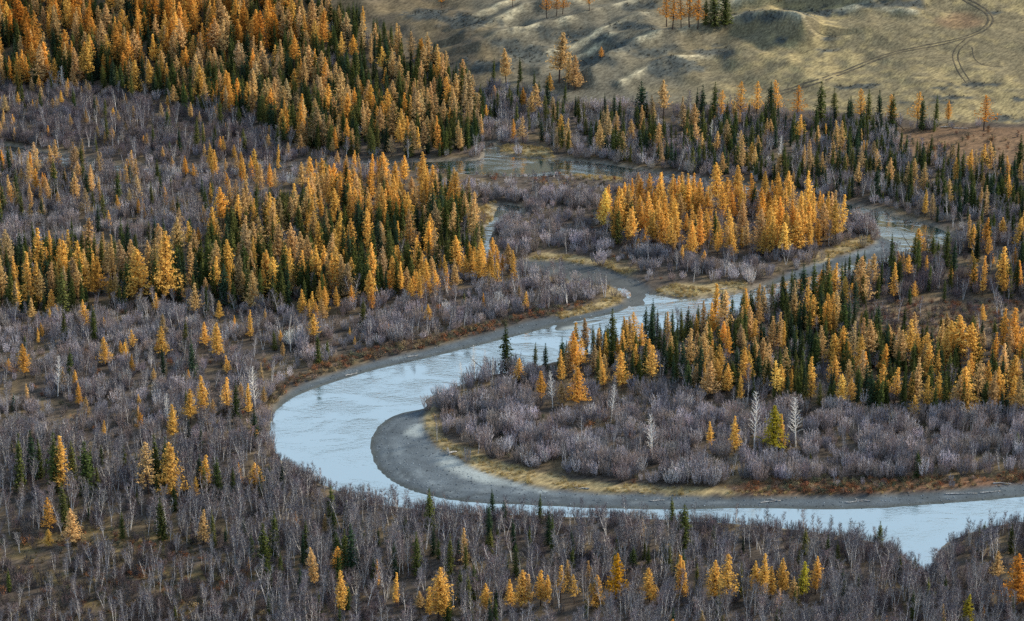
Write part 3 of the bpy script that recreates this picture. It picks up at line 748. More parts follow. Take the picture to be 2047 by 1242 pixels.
ZONES = [
    zone('meadow', [(1790, 262), (2160, 258), (2160, 345), (1900, 332), (1800, 302)], s=.12, lo=2.5, sh=(3, 7), where='on the brown meadow'),
    zone('upper_wood', [(-200, -90), (640, -90), (655, 55), (600, 130), (420, 150), (300, 160), (190, 178), (-200, 180)], l=2.9, s=3.2, lh=(14, 19.5), sh=(11, 16), lt=((AMBER, 3), (RUST, 2), (TAN, 3), (GOLD, 1)), where='in the orange upper wood'),
    zone('slope_wood', [(640, 30), (760, 80), (860, 125), (935, 180), (968, 240), (955, 300), (900, 314), (700, 316), (620, 303), (560, 283), (500, 243), (330, 207), (190, 178), (300, 160), (420, 150), (600, 130), (655, 55)], l=1.8, s=5.4, w=.8, lh=(11, 17), sh=(9, 14), lt=((TAN, 5), (AMBER, 2), (PALE, 2), (GOLD, 1)), where='in the mixed hillfoot wood'),
    zone('gully', [(945, 185), (1000, 178), (1060, 186), (1100, 200), (1080, 215), (1090, 260), (1060, 306), (1005, 296), (965, 300), (955, 250)], l=.6, s=1.2, w=7, b=.8, lh=(9, 14), sh=(8, 13), wh=(4, 7), lt=mixtan, where='by the small inlet below the slope'),
    zone('left_thicket', [(-200, 180), (190, 180), (330, 208), (500, 245), (560, 285), (700, 318), (450, 326), (300, 328), (150, 300), (-200, 262)], l=.75, s=.25, b=1.3, w=8.5, lh=(5, 9), lt=mixtan, wt=WILP + WIL[2:4], where='below the orange upper wood'),
    zone('bank_row', [(320, 347), (700, 341), (765, 345), (725, 375), (560, 394), (480, 388), (400, 374)], l=2.6, w=4.5, b=.6, lh=(8, 12.5), lt=((GOLD, 4), (AMBER, 2), (TAN, 2)), where='in the golden far-bank row'),
    zone('left_edge', [(-200, 330), (180, 345), (270, 350), (280, 415), (0, 432), (-200, 432)], l=1.5, s=.5, b=2, w=5, lh=(9, 14), lt=((TAN, 4), (AMBER, 3), (PALE, 2)), where='by the far left river bend'),
    zone('golden_knoll', [(540, 397), (725, 374), (860, 368), (882, 400), (860, 452), (700, 472), (600, 442)], l=3.1, s=1.4, w=2, lh=(11, 15), lt=((GOLD, 5), (AMBER, 2), (TAN, 3)), where='beside the middle wood'),
    zone('middle_wood', [(-200, 528), (0, 524), (200, 518), (400, 492), (470, 447), (540, 400), (600, 442), (700, 472), (860, 452), (882, 400), (945, 430), (985, 470), (995, 520), (900, 560), (760, 600), (600, 628), (450, 618), (300, 608), (150, 636), (-200, 640)], l=1.5, s=4.4, w=1.2, b=.4, lh=(11, 18), sh=(9, 16), lt=((TAN, 4), (GOLD, 4), (PALE, 2), (AMBER, 1)), where='in the dark middle wood'),
    zone('front_gold', [(900, 562), (995, 515), (1036, 548), (1028, 566), (900, 592), (760, 628), (640, 655), (590, 640), (760, 602)], l=3.0, w=4.5, lh=(8, 12.5), lt=((GOLD, 5), (AMBER, 2), (TAN, 1)), where='in front of the middle wood'),
    zone('golden_stand', [(1195, 440), (1260, 412), (1400, 398), (1560, 410), (1640, 430), (1690, 470), (1650, 508), (1560, 520), (1400, 522), (1320, 506), (1225, 498)], l=3.4, s=.3, w=6, b=.7, lh=(10, 16.5), wh=(3, 5), lt=((GOLD, 6), (AMBER, 3), (TAN, 2)), clump=.3, where='in the golden stand between channels'),
    zone('far_bank_wood', [(1085, 232), (1300, 236), (1500, 246), (1700, 256), (1790, 266), (1800, 302), (1900, 332), (2160, 345), (2160, 515), (1960, 480), (1905, 455), (1853, 438), (1735, 408), (1600, 382), (1450, 355), (1330, 338), (1270, 326), (1150, 310), (1070, 303), (1085, 262)], l=.75, s=3.6, b=1.0, w=4.6, lh=(9, 14), sh=(6.5, 12.5), lt=((TAN, 5), (PALE, 2), (GOLD, 2)), where='in the far steppe-edge wood'),
    zone('right_thicket', [(1740, 590), (1750, 542), (1830, 513), (1900, 490), (1960, 484), (2160, 520), (2160, 603), (1860, 603), (1720, 612)], l=.55, s=1.5, b=1.3, w=5.5, lh=(8, 14), sh=(9, 15), lt=((GOLD, 3), (AMBER, 2), (TAN, 1)), wt=WILP, where='in the thicket behind the clearing'),
    zone('right_bank', [(1560, 608), (1660, 576), (1752, 540), (1740, 592), (1720, 612), (1715, 645), (1600, 655), (1480, 665), (1400, 650), (1450, 640)], l=1.0, s=2.7, b=.9, w=2.0, lh=(9, 14), sh=(9, 14), lt=mixtan, wt=WILP + WIL, where='on the right bank above the clearing'),
    zone('clearing', [(1720, 612), (1860, 603), (2160, 600), (2160, 690), (1850, 688), (1700, 665), (1715, 645)], w=5.0, lo=10, b=.3, s=.2, l=.06, lh=(4, 7), sh=(4, 7), wh=(1.8, 3.2), wt=WILP + [(.16, .10, .085)], where='in the brown clearing'),
    zone('right_wood', [(1060, 742), (1150, 716), (1250, 690), (1400, 652), (1480, 665), (1600, 655), (1715, 645), (1700, 665), (1850, 688), (2160, 690), (2160, 845), (1800, 834), (1600, 812), (1400, 800), (1250, 782), (1150, 764)], l=1.5, s=4.4, w=1.8, b=.6, lh=(9.5, 15), sh=(8, 13), lt=((GOLD, 4), (TAN, 4), (AMBER, 2), (PALE, 1)), where='in the wood behind the bend'),
    zone('grass_corner', [(-200, 1050), (120, 1050), (380, 1082), (480, 1140), (560, 1270), (560, 1420), (-200, 1420)], b=4.2, w=9.5, lo=6.0, s=.12, sh=(4, 7), bh=(5.5, 9), wh=(2, 4.2), wt=[(.10, .085, .085), (.14, .115, .11), (.17, .125, .12), (.09, .09, .095)], where='in the grassy near corner'),
    zone('near_bank', [(532, 905), (565, 922), (600, 944), (650, 968), (720, 996), (800, 1012), (900, 1022), (1050, 1027), (1200, 1032), (1350, 1038), (1500, 1047), (1650, 1064), (1740, 1080), (1795, 1102), (1826, 1128), (1843, 1150), (1862, 1128), (1876, 1104), (1892, 1084), (1952, 1060), (2032, 1042), (2200, 1030), (2200, 1090), (1960, 1110), (1880, 1160), (1800, 1160), (1740, 1120), (1500, 1095), (1200, 1082), (900, 1070), (720, 1035), (600, 985), (520, 940)], b=3.4, w=12, s=.15, lh=(6, 9), sh=(6, 9), bh=(4.5, 8.5), wh=(2.2, 4.2), wt=WILP + BIR + WIL[2:4], where='on the near river bank'),
    zone('near_birches', [(-200, 890), (300, 880), (480, 890), (560, 925), (640, 975), (720, 1005), (900, 1047), (1350, 1071), (1650, 1082), (1745, 1090), (1826, 1140), (1890, 1092), (1960, 1066), (2200, 1034), (2200, 1420), (-200, 1420)], l=.10, s=.65, b=6.4, w=8.0, lh=(6, 9), sh=(6, 11), bh=(7.5, 11.5), wh=(2.5, 4.5), wt=WILP + BIR, lt=mixtan, where='in the near birch wood'),
    zone('red_fringe', [(1450, 975), (1500, 966), (1700, 962), (1900, 955), (2160, 945), (2160, 958), (1850, 983), (1700, 990), (1480, 990)], lo=26, w=.8, wh=(2, 3), where='on the red fringe'),
    zone('bend_thicket', [(870, 790), (960, 755), (1060, 742), (1150, 764), (1250, 782), (1400, 800), (1600, 812), (1800, 834), (2160, 845), (2160, 946), (1900, 955), (1700, 962), (1500, 966), (1440, 975), (1250, 966), (1150, 954), (1050, 936), (960, 908), (905, 880), (882, 850)], b=.8, w=10.5, lo=2.0, s=.03, sh=(4, 7), wh=(4, 6.8), bh=(6, 9), where='in the thicket inside the bend'),
    zone('island_edge', [(760, 338), (900, 346), (1050, 352), (1130, 348), (1250, 358), (1250, 380), (1050, 374), (900, 370), (760, 362)], w=9, lo=4, wh=(1.2, 2.4), where='on the low edge between channels'),
    zone('island_thicket', [(765, 347), (900, 341), (1050, 348), (1150, 350), (1250, 366), (1200, 440), (1228, 498), (1330, 545), (1260, 538), (1090, 505), (1050, 515), (992, 500), (980, 470), (1000, 442), (1040, 428), (1048, 410), (1000, 402), (945, 425), (882, 398)], w=8.5, b=.5, lo=1.5, wh=(3.5, 5.5), where='in the thicket between channels'),
    zone('left_bank_fringe', [(1185, 612), (1060, 641), (940, 673), (850, 697), (760, 718), (680, 741), (600, 771), (556, 800), (540, 826), (528, 815), (545, 785), (590, 752), (680, 718), (760, 697), (850, 680), (940, 656), (1060, 628), (1180, 603)], lo=26, w=5, wh=(1.8, 3.4), wt=[(.15, .085, .055), (.10, .09, .06), (.20, .13, .09)], where='on the rusty left bank'),
    zone('left_shrubs', [(-200, 640), (150, 638), (300, 610), (450, 620), (600, 632), (640, 657), (760, 630), (900, 594), (1030, 568), (1150, 574), (1210, 584), (1220, 594), (1180, 609), (1060, 636), (940, 668), (850, 692), (760, 713), (680, 735), (600, 765), (550, 800), (532, 840), (535, 900), (600, 955), (480, 890), (300, 880), (-200, 890)], b=1.4, w=9.5, l=.34, s=.16, lo=1.5, wh=(3.2, 5.6), bh=(6.5, 10), lh=(4.5, 8), lt=mixtan, where='in the thicket left of the bend'),
    zone('left_grey', [(-200, 430), (280, 415), (320, 350), (400, 376), (480, 390), (540, 398), (470, 447), (400, 492), (200, 518), (-200, 526)], b=2.4, w=7.5, l=.45, s=.35, lh=(6, 10), lt=mixtan, where='behind the dark middle wood'),
    zone('stand_fringe', [(1225, 500), (1320, 508), (1400, 524), (1560, 522), (1650, 510), (1692, 470), (1740, 435), (1750, 468), (1690, 484), (1640, 508), (1560, 545), (1490, 562), (1420, 568), (1330, 568), (1290, 555), (1262, 536)], w=9, b=1.2, l=.3, lh=(5, 8), wh=(3.5, 5.5), lo=1, where='in front of the golden stand'),
]
SPACE = dict(larch=2.9, spruce=2.4, birch=2.5, willow=1.75, low=1.5)
DEFAULT = zone('default', [(0, 0), (1, 0), (1, 1)], w=4.5, b=.8, where='on the valley floor')
inst = []                                        # kind, x, y, scale z, scale r, rot, variant, tint, zone index, label key
def pick(r, tab):
    ws = np.array([t[1] for t in tab], float); return tab[r.choice(len(tab), p=ws / ws.sum())][0]
def jit(r, c, a=.18):
    k = 1 + r.normal(0, a * .8); h = r.normal(0, a * .10, 3)
    return tuple(np.clip(np.array(c) * k * (1 + h), .004, .9))
LEAN = dict(larch=.03, spruce=.02, birch=.06, willow=.05, poplar=.03, low=.08)
def stand(kind, x, y, h, tint, zi, r, variant=None, wide=1.0, key=None, tilt=0.0):
    if variant is None:
        n = len(PROTO[kind])
        variant = int(r.integers(n - 2 if kind == 'larch' else n))
        if kind == 'larch' and r.random() < .06: variant = n - 1 - int(r.integers(2))
    s = h / PROTO[kind][variant]['H']
    sr = s * wide * r.uniform(.85, 1.2) * (1.12 if kind == 'larch' else 1) * (1 if h > 8 or kind not in ('larch', 'spruce') else 1.1)
    inst.append(dict(kind=kind, x=float(x), y=float(y), h=h, sz=s, sr=sr, rot=r.uniform(0, 6.283), tl=(r.normal(0, LEAN[kind]), r.normal(0, LEAN[kind])), v=variant, tint=tint, zi=zi, key=key, tilt=tilt))

# trees that stand out in the photograph: kind, picture x of foot, picture y of foot, height in picture points, colour
E = []
def T(kind, rows, tint, **kw):
    for q in rows: E.append((kind, q[0], q[1], q[2], q[3] if len(q) > 3 else tint, kw if len(q) < 5 else dict(kw, **q[4])))
T('larch', [(125, 990, 114), (348, 1004, 118, GOLD, dict(v=3)), (508, 990, 64), (408, 985, 75), (98, 1095, 36), (684, 1238, 100), (791, 1218, 70), (858, 1238, 62), (877, 1245, 108), (888, 1248, 68),
            (970, 1232, 64), (1018, 1228, 68), (1042, 1217, 75), (1080, 1214, 72), (1094, 1218, 66), (1120, 1210, 75), (1148, 1210, 60), (1193, 1218, 68), (1181, 1220, 50), (1232, 1208, 98, (.50, .27, .02), dict(v=3)),
            (1299, 1208, 70), (1357, 1206, 92), (1370, 1208, 84), (1427, 1208, 84), (1455, 1222, 114), (1511, 1203, 80), (1525, 1208, 102), (1540, 1200, 66), (1564, 1194, 78), (1630, 1192, 78)], GOLD)
T('larch', [(296, 990, 104), (631, 1178, 82), (1056, 1216, 66), (1135, 1184, 64), (147, 1092, 74), (407, 1092, 70), (650, 1068, 38), (1993, 1168, 64), (840, 1232, 48), (931, 1140, 82)], TAN)
T('larch', [(100, 1070, 74), (2032, 1220, 110, RUST, dict(v=3)), (1081, 808, 68), (1155, 812, 77, AMBER, dict(v=3)), (50, 757, 68), (1202, 118, 24)], AMBER)
T('larch', [(1547, 908, 94, OLIVE, dict(v=3, wide=1.15)), (1603, 1202, 78, OLIVE), (1933, 1250, 60, OLIVE)], OLIVE)
T('larch', [(1564, 905, 74), (1420, 902, 58), (1468, 907, 72), (1037, 768, 50), (434, 724, 76), (626, 692, 64), (408, 834, 80), (381, 852, 72), (453, 834, 80), (497, 833, 66), (347, 882, 72), (171, 664, 64),
            (323, 716, 62), (410, 702, 58), (501, 683, 62), (268, 706, 44), (212, 734, 60), (1122, 766, 66), (1160, 740, 62), (1197, 755, 60), (1207, 780, 64), (1243, 780, 78), (1302, 775, 84), (77, 690, 34), (561, 690, 28)], GOLD)
T('larch', [(1125, 816, 52), (1378, 752, 94), (1542, 704, 70), (1523, 748, 72), (1415, 798, 74), (1641, 724, 70), (1740, 740, 98, TAN, dict(wide=1.2)), (1955, 808, 84), (1718, 610, 94, TAN, dict(v=3, wide=1.15)), (1937, 486, 56),
            (485, 590, 70), (387, 645, 76), (1778, 720, 68)], TAN)
T('larch', [(1429, 668, 98), (1562, 793, 62), (1480, 808, 60), (1453, 793, 66), (1620, 808, 94), (1684, 726, 74), (1665, 735, 66), (1815, 732, 90), (1848, 748, 82), (1760, 808, 78), (1788, 812, 75), (1890, 748, 88), (1918, 742, 112),
            (1942, 742, 95), (1925, 828, 94), (1993, 818, 82), (1829, 845, 52), (1665, 604, 76), (1786, 604, 76), (1839, 524, 66), (1816, 562, 50), (1851, 548, 36), (2002, 590, 98), (2003, 482, 46), (1615, 643, 72), (1964, 592, 80)], GOLD)
T('larch', [(2002, 724, 106), (2019, 724, 106), (2031, 722, 88), (2040, 740, 80), (1985, 745, 80)], AMBER)
T('larch', [(426, 504, 90), (58, 622, 116), (82, 562, 104), (167, 592, 108), (191, 592, 84), (280, 604, 106, GOLD, dict(wide=1.15)), (333, 604, 140, GOLD, dict(v=3)), (670, 598, 104), (130, 580, 96), (850, 400, 74), (866, 402, 72)], GOLD)
T('larch', [(385, 584, 98), (434, 584, 102), (608, 566, 102), (300, 560, 80), (826, 312, 70), (674, 300, 48), (704, 304, 46)], TAN)
T('larch', [(1013, 182, 84), (1118, 168, 98), (1135, 180, 72), (1150, 182, 70), (1326, 245, 84), (1063, 245, 60), (1070, 230, 62), (1045, 290, 56)], TAN)
T('larch', [(1551, 240, 78), (1593, 243, 70, RUST), (1720, 248, 70), (1832, 258, 74), (1895, 248, 46, AMBER, dict(v=0)), (1967, 262, 70, RUST, dict(wide=1.5)), (1480, 248, 84), (1512, 240, 76), (1440, 246, 66), (1780, 256, 66)], AMBER, v=8)
T('larch', [(1093, 38, 62), (1112, 34, 56), (1125, 30, 50), (1025, 16, 50), (882, 18, 46), (1178, 22, 50), (1332, 55, 70), (1345, 60, 74), (1362, 58, 68), (1378, 55, 76), (1395, 60, 70), (1556, 6, 40)], RUST, v=8)
T('spruce', [(41, 988, 118), (67, 966, 104), (82, 960, 80), (110, 988, 124), (147, 980, 96), (175, 994, 110, None, dict(wide=1.5)), (318, 980, 112), (332, 980, 108), (400, 980, 72), (436, 994, 80), (466, 994, 58), (532, 964, 32),
             (131, 1060, 94), (326, 1082, 88), (428, 1098, 78), (245, 1078, 54), (451, 1098, 42), (504, 1134, 66), (530, 1154, 108), (550, 1118, 96), (605, 1134, 70), (674, 1134, 68), (690, 1150, 90), (667, 1074, 54),
             (860, 1064, 86), (704, 1154, 106), (757, 1098, 42), (790, 1158, 74), (834, 1154, 90), (866, 1114, 62), (900, 1168, 100), (931, 1148, 60), (1027, 1104, 66), (1033, 1154, 66), (995, 1088, 32), (1104, 1104, 76),
             (1105, 1130, 40), (1186, 1138, 36), (1230, 1114, 40), (1143, 1144, 52), (1266, 1138, 44), (1296, 1134, 44), (1330, 1132, 42), (1366, 1100, 90, None, dict(wide=1.3)), (1833, 958, 56), (1012, 746, 102, None, dict(v=3)),
             (1224, 704, 88), (1305, 674, 80), (1130, 730, 50), (1090, 742, 56), (1863, 524, 58), (1605, 622, 96), (1625, 618, 98), (1586, 632, 88), (1646, 618, 90), (1905, 560, 80), (1639, 256, 94, None, dict(wide=1.25)),
             (1667, 240, 64), (1735, 254, 76), (1757, 258, 78), (1782, 258, 70), (1695, 258, 60), (1699, 254, 62), (1842, 262, 70), (1870, 258, 68), (1427, 248, 84), (1391, 248, 72), (1403, 246, 76), (1282, 248, 84, None, dict(wide=1.5)),
             (1128, 218, 52), (1428, 55, 78, None, dict(wide=1.6)), (1449, 52, 72, None, dict(wide=1.5)), (1410, 52, 60), (1540, 242, 78), (975, 300, 0), (985, 175, 60), (1040, 165, 50), (1095, 225, 70), (2038, 350, 80), (1808, 330, 60)], None)
T('poplar', [(925, 768, 50), (968, 756, 58), (985, 764, 46), (1508, 905, 122), (1590, 895, 102), (1304, 924, 100), (1105, 816, 76), (1222, 842, 74), (510, 824, 92), (116, 794, 82), (337, 860, 70), (581, 705, 50), (1150, 700, 0), (948, 740, 62), (1395, 700, 0), (127, 186, 54), (1818, 700, 0), (1560, 330, 60), (1420, 290, 50)], (.62, .60, .56))
E = [e for e in E if e[3] > 0]
_EX, _EY = place([e[1] for e in E], [e[2] for e in E])
for (kind, x, y, hp, tint, kw), X_, Y_ in zip(E, _EX.tolist(), _EY.tolist()):
    z_ = float(ground_z(np.array([X_]), np.array([Y_]))[0])
    _, _, f = project(X_, Y_, z_)
    h = hp / (FPX / f * math.cos(PITCH - math.atan((H_PX / 2 - y) / FPX)))
    rr = np.random.default_rng(int(x * 31 + y * 7))
    stand(kind, X_, Y_, h, jit(rr, tint, .12) if tint else jit(rr, SPR[rr.integers(4)]), -1, rr, variant=kw.get('v'), wide=kw.get('wide', 1.0) * (1.15 if kind == 'larch' else 1.1), key='own')
own_xy = np.array([(t['x'], t['y']) for t in inst])

WSD_ALL = wsd
def grid_lookup(A, x, y):
    i = np.clip(np.searchsorted(gy, y) - 1, 0, len(gy) - 2); j = np.clip(np.searchsorted(gx, x) - 1, 0, len(gx) - 2)
    return A[i, j]
for kind in ('larch', 'spruce', 'birch', 'willow', 'low'):
    sp_ = SPACE[kind]
    ax = np.arange(-255, 255, sp_); ay = np.arange(575, 1255, sp_)
    cx, cy = np.meshgrid(ax, ay)
    cx = (cx + rng.uniform(-.48, .48, cx.shape) * sp_).ravel(); cy = (cy + rng.uniform(-.48, .48, cy.shape) * sp_).ravel()
    cz = ground_z(cx, cy)
    px, py, _ = project(cx, cy, cz)
    keep = (px > -110) & (px < 2157) & (py > -75) & (py < 1375)
    keep &= grid_lookup(wsd, cx, cy) < (-1.0 if kind in ('willow', 'low') else -2.0)
    keep &= (grid_lookup(gmix, cx, cy) < .35)
    yg = grid_lookup(ysd, cx, cy)
    keep &= (yg < (.3 if kind != 'low' else 1.0))
    cx, cy, px, py = cx[keep], cy[keep], px[keep], py[keep]
    fx, fy = flat(px, py)                       # zones were traced on the picture, so look them up by picture point
    zid = np.full(len(cx), -1)
    for zi in range(len(ZONES) - 1, -1, -1):
        zid[inside(ZONES[zi]['poly'], fx, fy)] = zi
    hillside = (cy - np.interp(cx, _HX, _HY)) > -2
    cl = vnoise(cx + 31 * len(kind), cy, 11) * .6 + vnoise(cx + 7, cy + 3, 24) * .4
    vclump = np.clip((vnoise(cx + 5, cy, 7.5) - .15) / .7, 0, 1)
    wet = grid_lookup(wsd, cx, cy)
    for k in range(len(cx)):
        zi = zid[k]
        if zi < 0 and hillside[k]: continue
        z = ZONES[zi] if zi >= 0 else DEFAULT
        dens = z['d'][kind]
        if dens == 0: continue
        pr = dens * sp_ * sp_ / 100 * (1 + z['clump'] * 3.2 * (cl[k] - .5))
        if kind == 'willow': pr *= .75 + 1.0 * vclump[k] + (.9 if wet[k] > -7 else 0)
        u1 = rng.random()
        if u1 > pr: continue
        if kind in ('larch', 'spruce') and len(own_xy) and np.min(np.hypot(own_xy[:, 0] - cx[k], own_xy[:, 1] - cy[k])) < 2.0: continue
        if kind in ('birch', 'willow') and cy[k] < 830 and rng.random() < .8:      # the lone conifers of the near wood stand a little free
            if np.any((np.abs(own_xy[:, 0] - cx[k]) < 2.1) & (own_xy[:, 1] > cy[k] - .5) & (own_xy[:, 1] < cy[k] + 13)): continue
        a, b = z['h'][kind]
        h = a + (b - a) * rng.beta(2, 2)
        if kind in ('larch', 'spruce'): h *= (rng.uniform(.5, .85) if rng.random() < .3 else rng.uniform(.92, 1.15))
        if kind == 'willow': h *= .68 + .6 * vclump[k]
        if kind == 'larch': tint = jit(rng, pick(rng, z['lt']), .2)
        elif kind == 'spruce': tint = jit(rng, SPR[rng.integers(4)], .25)
        elif kind == 'birch': tint = jit(rng, z['bt'][rng.integers(len(z['bt']))], .2)
        elif kind == 'willow': tint = jit(rng, z['wt'][rng.integers(len(z['wt']))], .25)
        else: tint = jit(rng, LOWC[rng.integers(len(LOWC))], .25)
        stand(kind, cx[k], cy[k], h, tint, zi, rng, wide=rng.uniform(.85, 1.3) if kind == 'willow' else 1.0)

# dark low scrub on the steppe slope
sr_ = np.random.default_rng(91)
hx, hy = sr_.uniform(-160, 250, 26000), sr_.uniform(1090, 1262, 26000)
okh = (grid_lookup(sc_w * hup, hx, hy) > sr_.uniform(.25, 1.0, 26000)) & (sr_.random(26000) < .55)
for x_, y_ in zip(hx[okh], hy[okh]): stand('low', x_, y_, sr_.uniform(.4, 1.0), jit(sr_, ((.045, .05, .04), (.06, .055, .04), (.09, .08, .055))[sr_.integers(3)], .2), -1, sr_)
# ------------------------------------------------------------------ how large each plant shows (far to near painting on a coarse raster)
XS = np.array([t['x'] for t in inst]); YS = np.array([t['y'] for t in inst]); ZS = ground_z(XS, YS)
for t, z in zip(inst, ZS): t['z'] = float(z) - .05
bx, by, bf = project(XS, YS, ZS)
tx, ty, _ = project(XS, YS, ZS + np.array([t['h'] for t in inst]))
idb = np.full((621, 1024), -1, int)
order = np.argsort(-bf)
for i in order:
    t = inst[i]
    k = FPX / bf[i] / 2
    r_ = PROTO[t['kind']][t['v']]['R'] * t['sr'] * k
    x0, yb, yt = bx[i] / 2, by[i] / 2, ty[i] / 2
    a, b = int(max(0, math.floor(yt))), int(min(620, math.ceil(yb)))
    for yy in range(a, b + 1):
        s = (yy - yt) / max(yb - yt, 1)
        w = r_ * (min(1, s * 1.5) if t['kind'] in ('larch', 'spruce') else min(1, .5 + s)) * (.25 if s > .85 and t['kind'] != 'spruce' else 1)
        l, q = int(max(0, math.floor(x0 - w + .5))), int(min(1023, math.floor(x0 + w + .5)))
        if q >= l: idb[yy, l:q + 1] = i
cnt = np.bincount(idb[idb >= 0].ravel(), minlength=len(inst))
for t, c, a, b in zip(inst, cnt, bx, by): t['seen'] = int(c); t['px'] = float(a); t['py'] = float(b)

KINDS = dict(larch=('larch_tree', 'larch tree'), spruce=('spruce_tree', 'spruce tree'), birch=('birch_tree', 'birch tree'), willow=('willow_shrub', 'shrub'), poplar=('poplar_tree', 'poplar tree'), low=('low_shrub', 'low shrub'))
LIMIT = dict(larch=300, spruce=300, birch=300, willow=300, poplar=99, low=0)
solo, mass = [], {}
for kind in KINDS:
    lst = [t for t in inst if t['kind'] == kind]
    lst.sort(key=lambda t: -(t['seen'] + (4000 if t['key'] else 0)))
    n = LIMIT[kind]
    solo += [t for t in lst[:n] if t['seen'] >= 3]
    mass[kind] = lst[n:] + [t for t in lst[:n] if t['seen'] < 3]

ORD = ['leftmost', 'second', 'third', 'fourth', 'fifth', 'sixth', 'seventh', 'eighth', 'ninth', 'tenth', 'eleventh', 'twelfth', 'thirteenth', 'fourteenth', 'fifteenth', 'sixteenth', 'seventeenth', 'eighteenth', 'nineteenth', 'twentieth']
_TENS = lambda w: [w + '-' + q for q in ('first', 'second', 'third', 'fourth', 'fifth', 'sixth', 'seventh', 'eighth', 'ninth')]
ORD += ['twenty-' + w for w in ('first', 'second', 'third', 'fourth', 'fifth', 'sixth', 'seventh', 'eighth', 'ninth')] + ['thirtieth'] + ['thirty-' + w for w in ('first', 'second', 'third', 'fourth', 'fifth', 'sixth', 'seventh', 'eighth', 'ninth')] + ['fortieth'] + _TENS('forty') + ['fiftieth'] + _TENS('fifty')
def nearest(c, tab):
    c = np.array(c); c = c / c.sum()
    return min(tab, key=lambda q: np.sum((np.array(q[0]) / sum(q[0]) - c) ** 2))[1]
LARCH_SHAPE = ['', 'broad', 'slim', 'bushy', 'high-crowned', 'full', 'thin', 'slim', 'sparse', 'sparse']
SPRUCE_SHAPE = ['', 'broad', 'slim', 'ragged', 'broad', 'spire-like', 'ragged']
BIRCH_SHAPE = ['straight', 'leaning', 'twin-stemmed', 'triple-stemmed', 'leaning', 'twin-stemmed', 'straight', 'triple-stemmed']
WILLOW_SHAPE = ['rounded', 'upright', 'spreading', 'narrow', 'rounded', 'upright', 'narrow', 'ragged', 'spreading']
def look(t):
    k, tint, v = t['kind'], t['tint'], t['v']
    lum = sum(tint)
    if k == 'larch': return (LARCH_SHAPE[v] + ' ' + nearest(tint, [(GOLD, 'golden'), (AMBER, 'orange'), (TAN, 'tan'), (RUST, 'rusty'), (OLIVE, 'olive-yellow'), (PALE, 'pale tan')]) + ' larch').strip()
    if k == 'spruce': return (SPRUCE_SHAPE[v] + ' dark green spruce').strip()
    if k == 'birch': return BIRCH_SHAPE[v] + ' bare birch'
    if k == 'willow': return ('pale ' if lum > .95 else 'dark ' if lum < .5 else 'grey ') + WILLOW_SHAPE[v] + ' willow shrub'
    return 'white-barked bare poplar'
def label_all():
    FX, FY = flat(np.array([t['px'] for t in solo]), np.array([t['py'] for t in solo]))
    zid = np.full(len(solo), -1)
    for zi in range(len(ZONES) - 1, -1, -1): zid[inside(ZONES[zi]['poly'], FX, FY)] = zi
    hs = (np.array([t['y'] for t in solo]) - np.interp([t['x'] for t in solo], _HX, _HY)) > -4
    sets = {}
    for t, zi, h in zip(solo, zid, hs):
        t['where'] = ZONES[zi]['where'] if zi >= 0 else ('on the open steppe slope' if h else 'on the valley floor')
        hp = t['h']
        med = dict(larch=12.5, spruce=11.5, birch=9.0, willow=4.4, poplar=14)[t['kind']]
        t['size'] = 'tall' if hp > med * 1.12 else 'small' if hp < med * .85 else ''
        t['look'] = (t['size'] + ' ' + look(t)).strip()
        t['group'] = {'larch': 'larches ', 'spruce': 'spruces ', 'birch': 'birches ', 'willow': 'willow shrubs ', 'poplar': 'poplars '}[t['kind']] + t['where']
        sets.setdefault((t['look'], t['where']), []).append(t)
    for (lk, wh), L in sets.items():
        L.sort(key=lambda t: t['px'])
        for i, t in enumerate(L):
            if len(L) == 1: t['label'] = lk + ', ' + wh
            elif i == 0: t['label'] = 'leftmost ' + lk + ' ' + wh
            elif i == len(L) - 1: t['label'] = 'rightmost ' + lk + ' ' + wh
            else: t['label'] = ORD[min(i, len(ORD) - 1)] + ' ' + lk + ' from the left, ' + wh
    return sets
_sets = label_all()
print('LABELSETS', len(_sets), max(len(v) for v in _sets.values()), max(len(t['label'].split()) for t in solo))

def put(t):
    nm, cat = KINDS[t['kind']]
    P = PROTO[t['kind']][t['v']]
    root = bpy.data.objects.new(nm, None); COL.objects.link(root)
    root.empty_display_size = .5
    root.location = (t['x'], t['y'], t['z']); root.rotation_euler = (t['tl'][0], t['tl'][1], t['rot']); root.scale = (t['sr'], t['sr'], t['sz'])
    root['label'] = t['label']; root['category'] = cat; root['group'] = t.get('group', cat)
    a = bpy.data.objects.new('trunk' if t['kind'] not in ('willow',) else 'stems', P['trunk']); COL.objects.link(a); a.parent = root
    c = bpy.data.objects.new('crown', P['crown']); COL.objects.link(c); c.parent = root
    c['tint'] = [float(q) for q in t['tint']] + [1.0]
for t in solo: put(t)

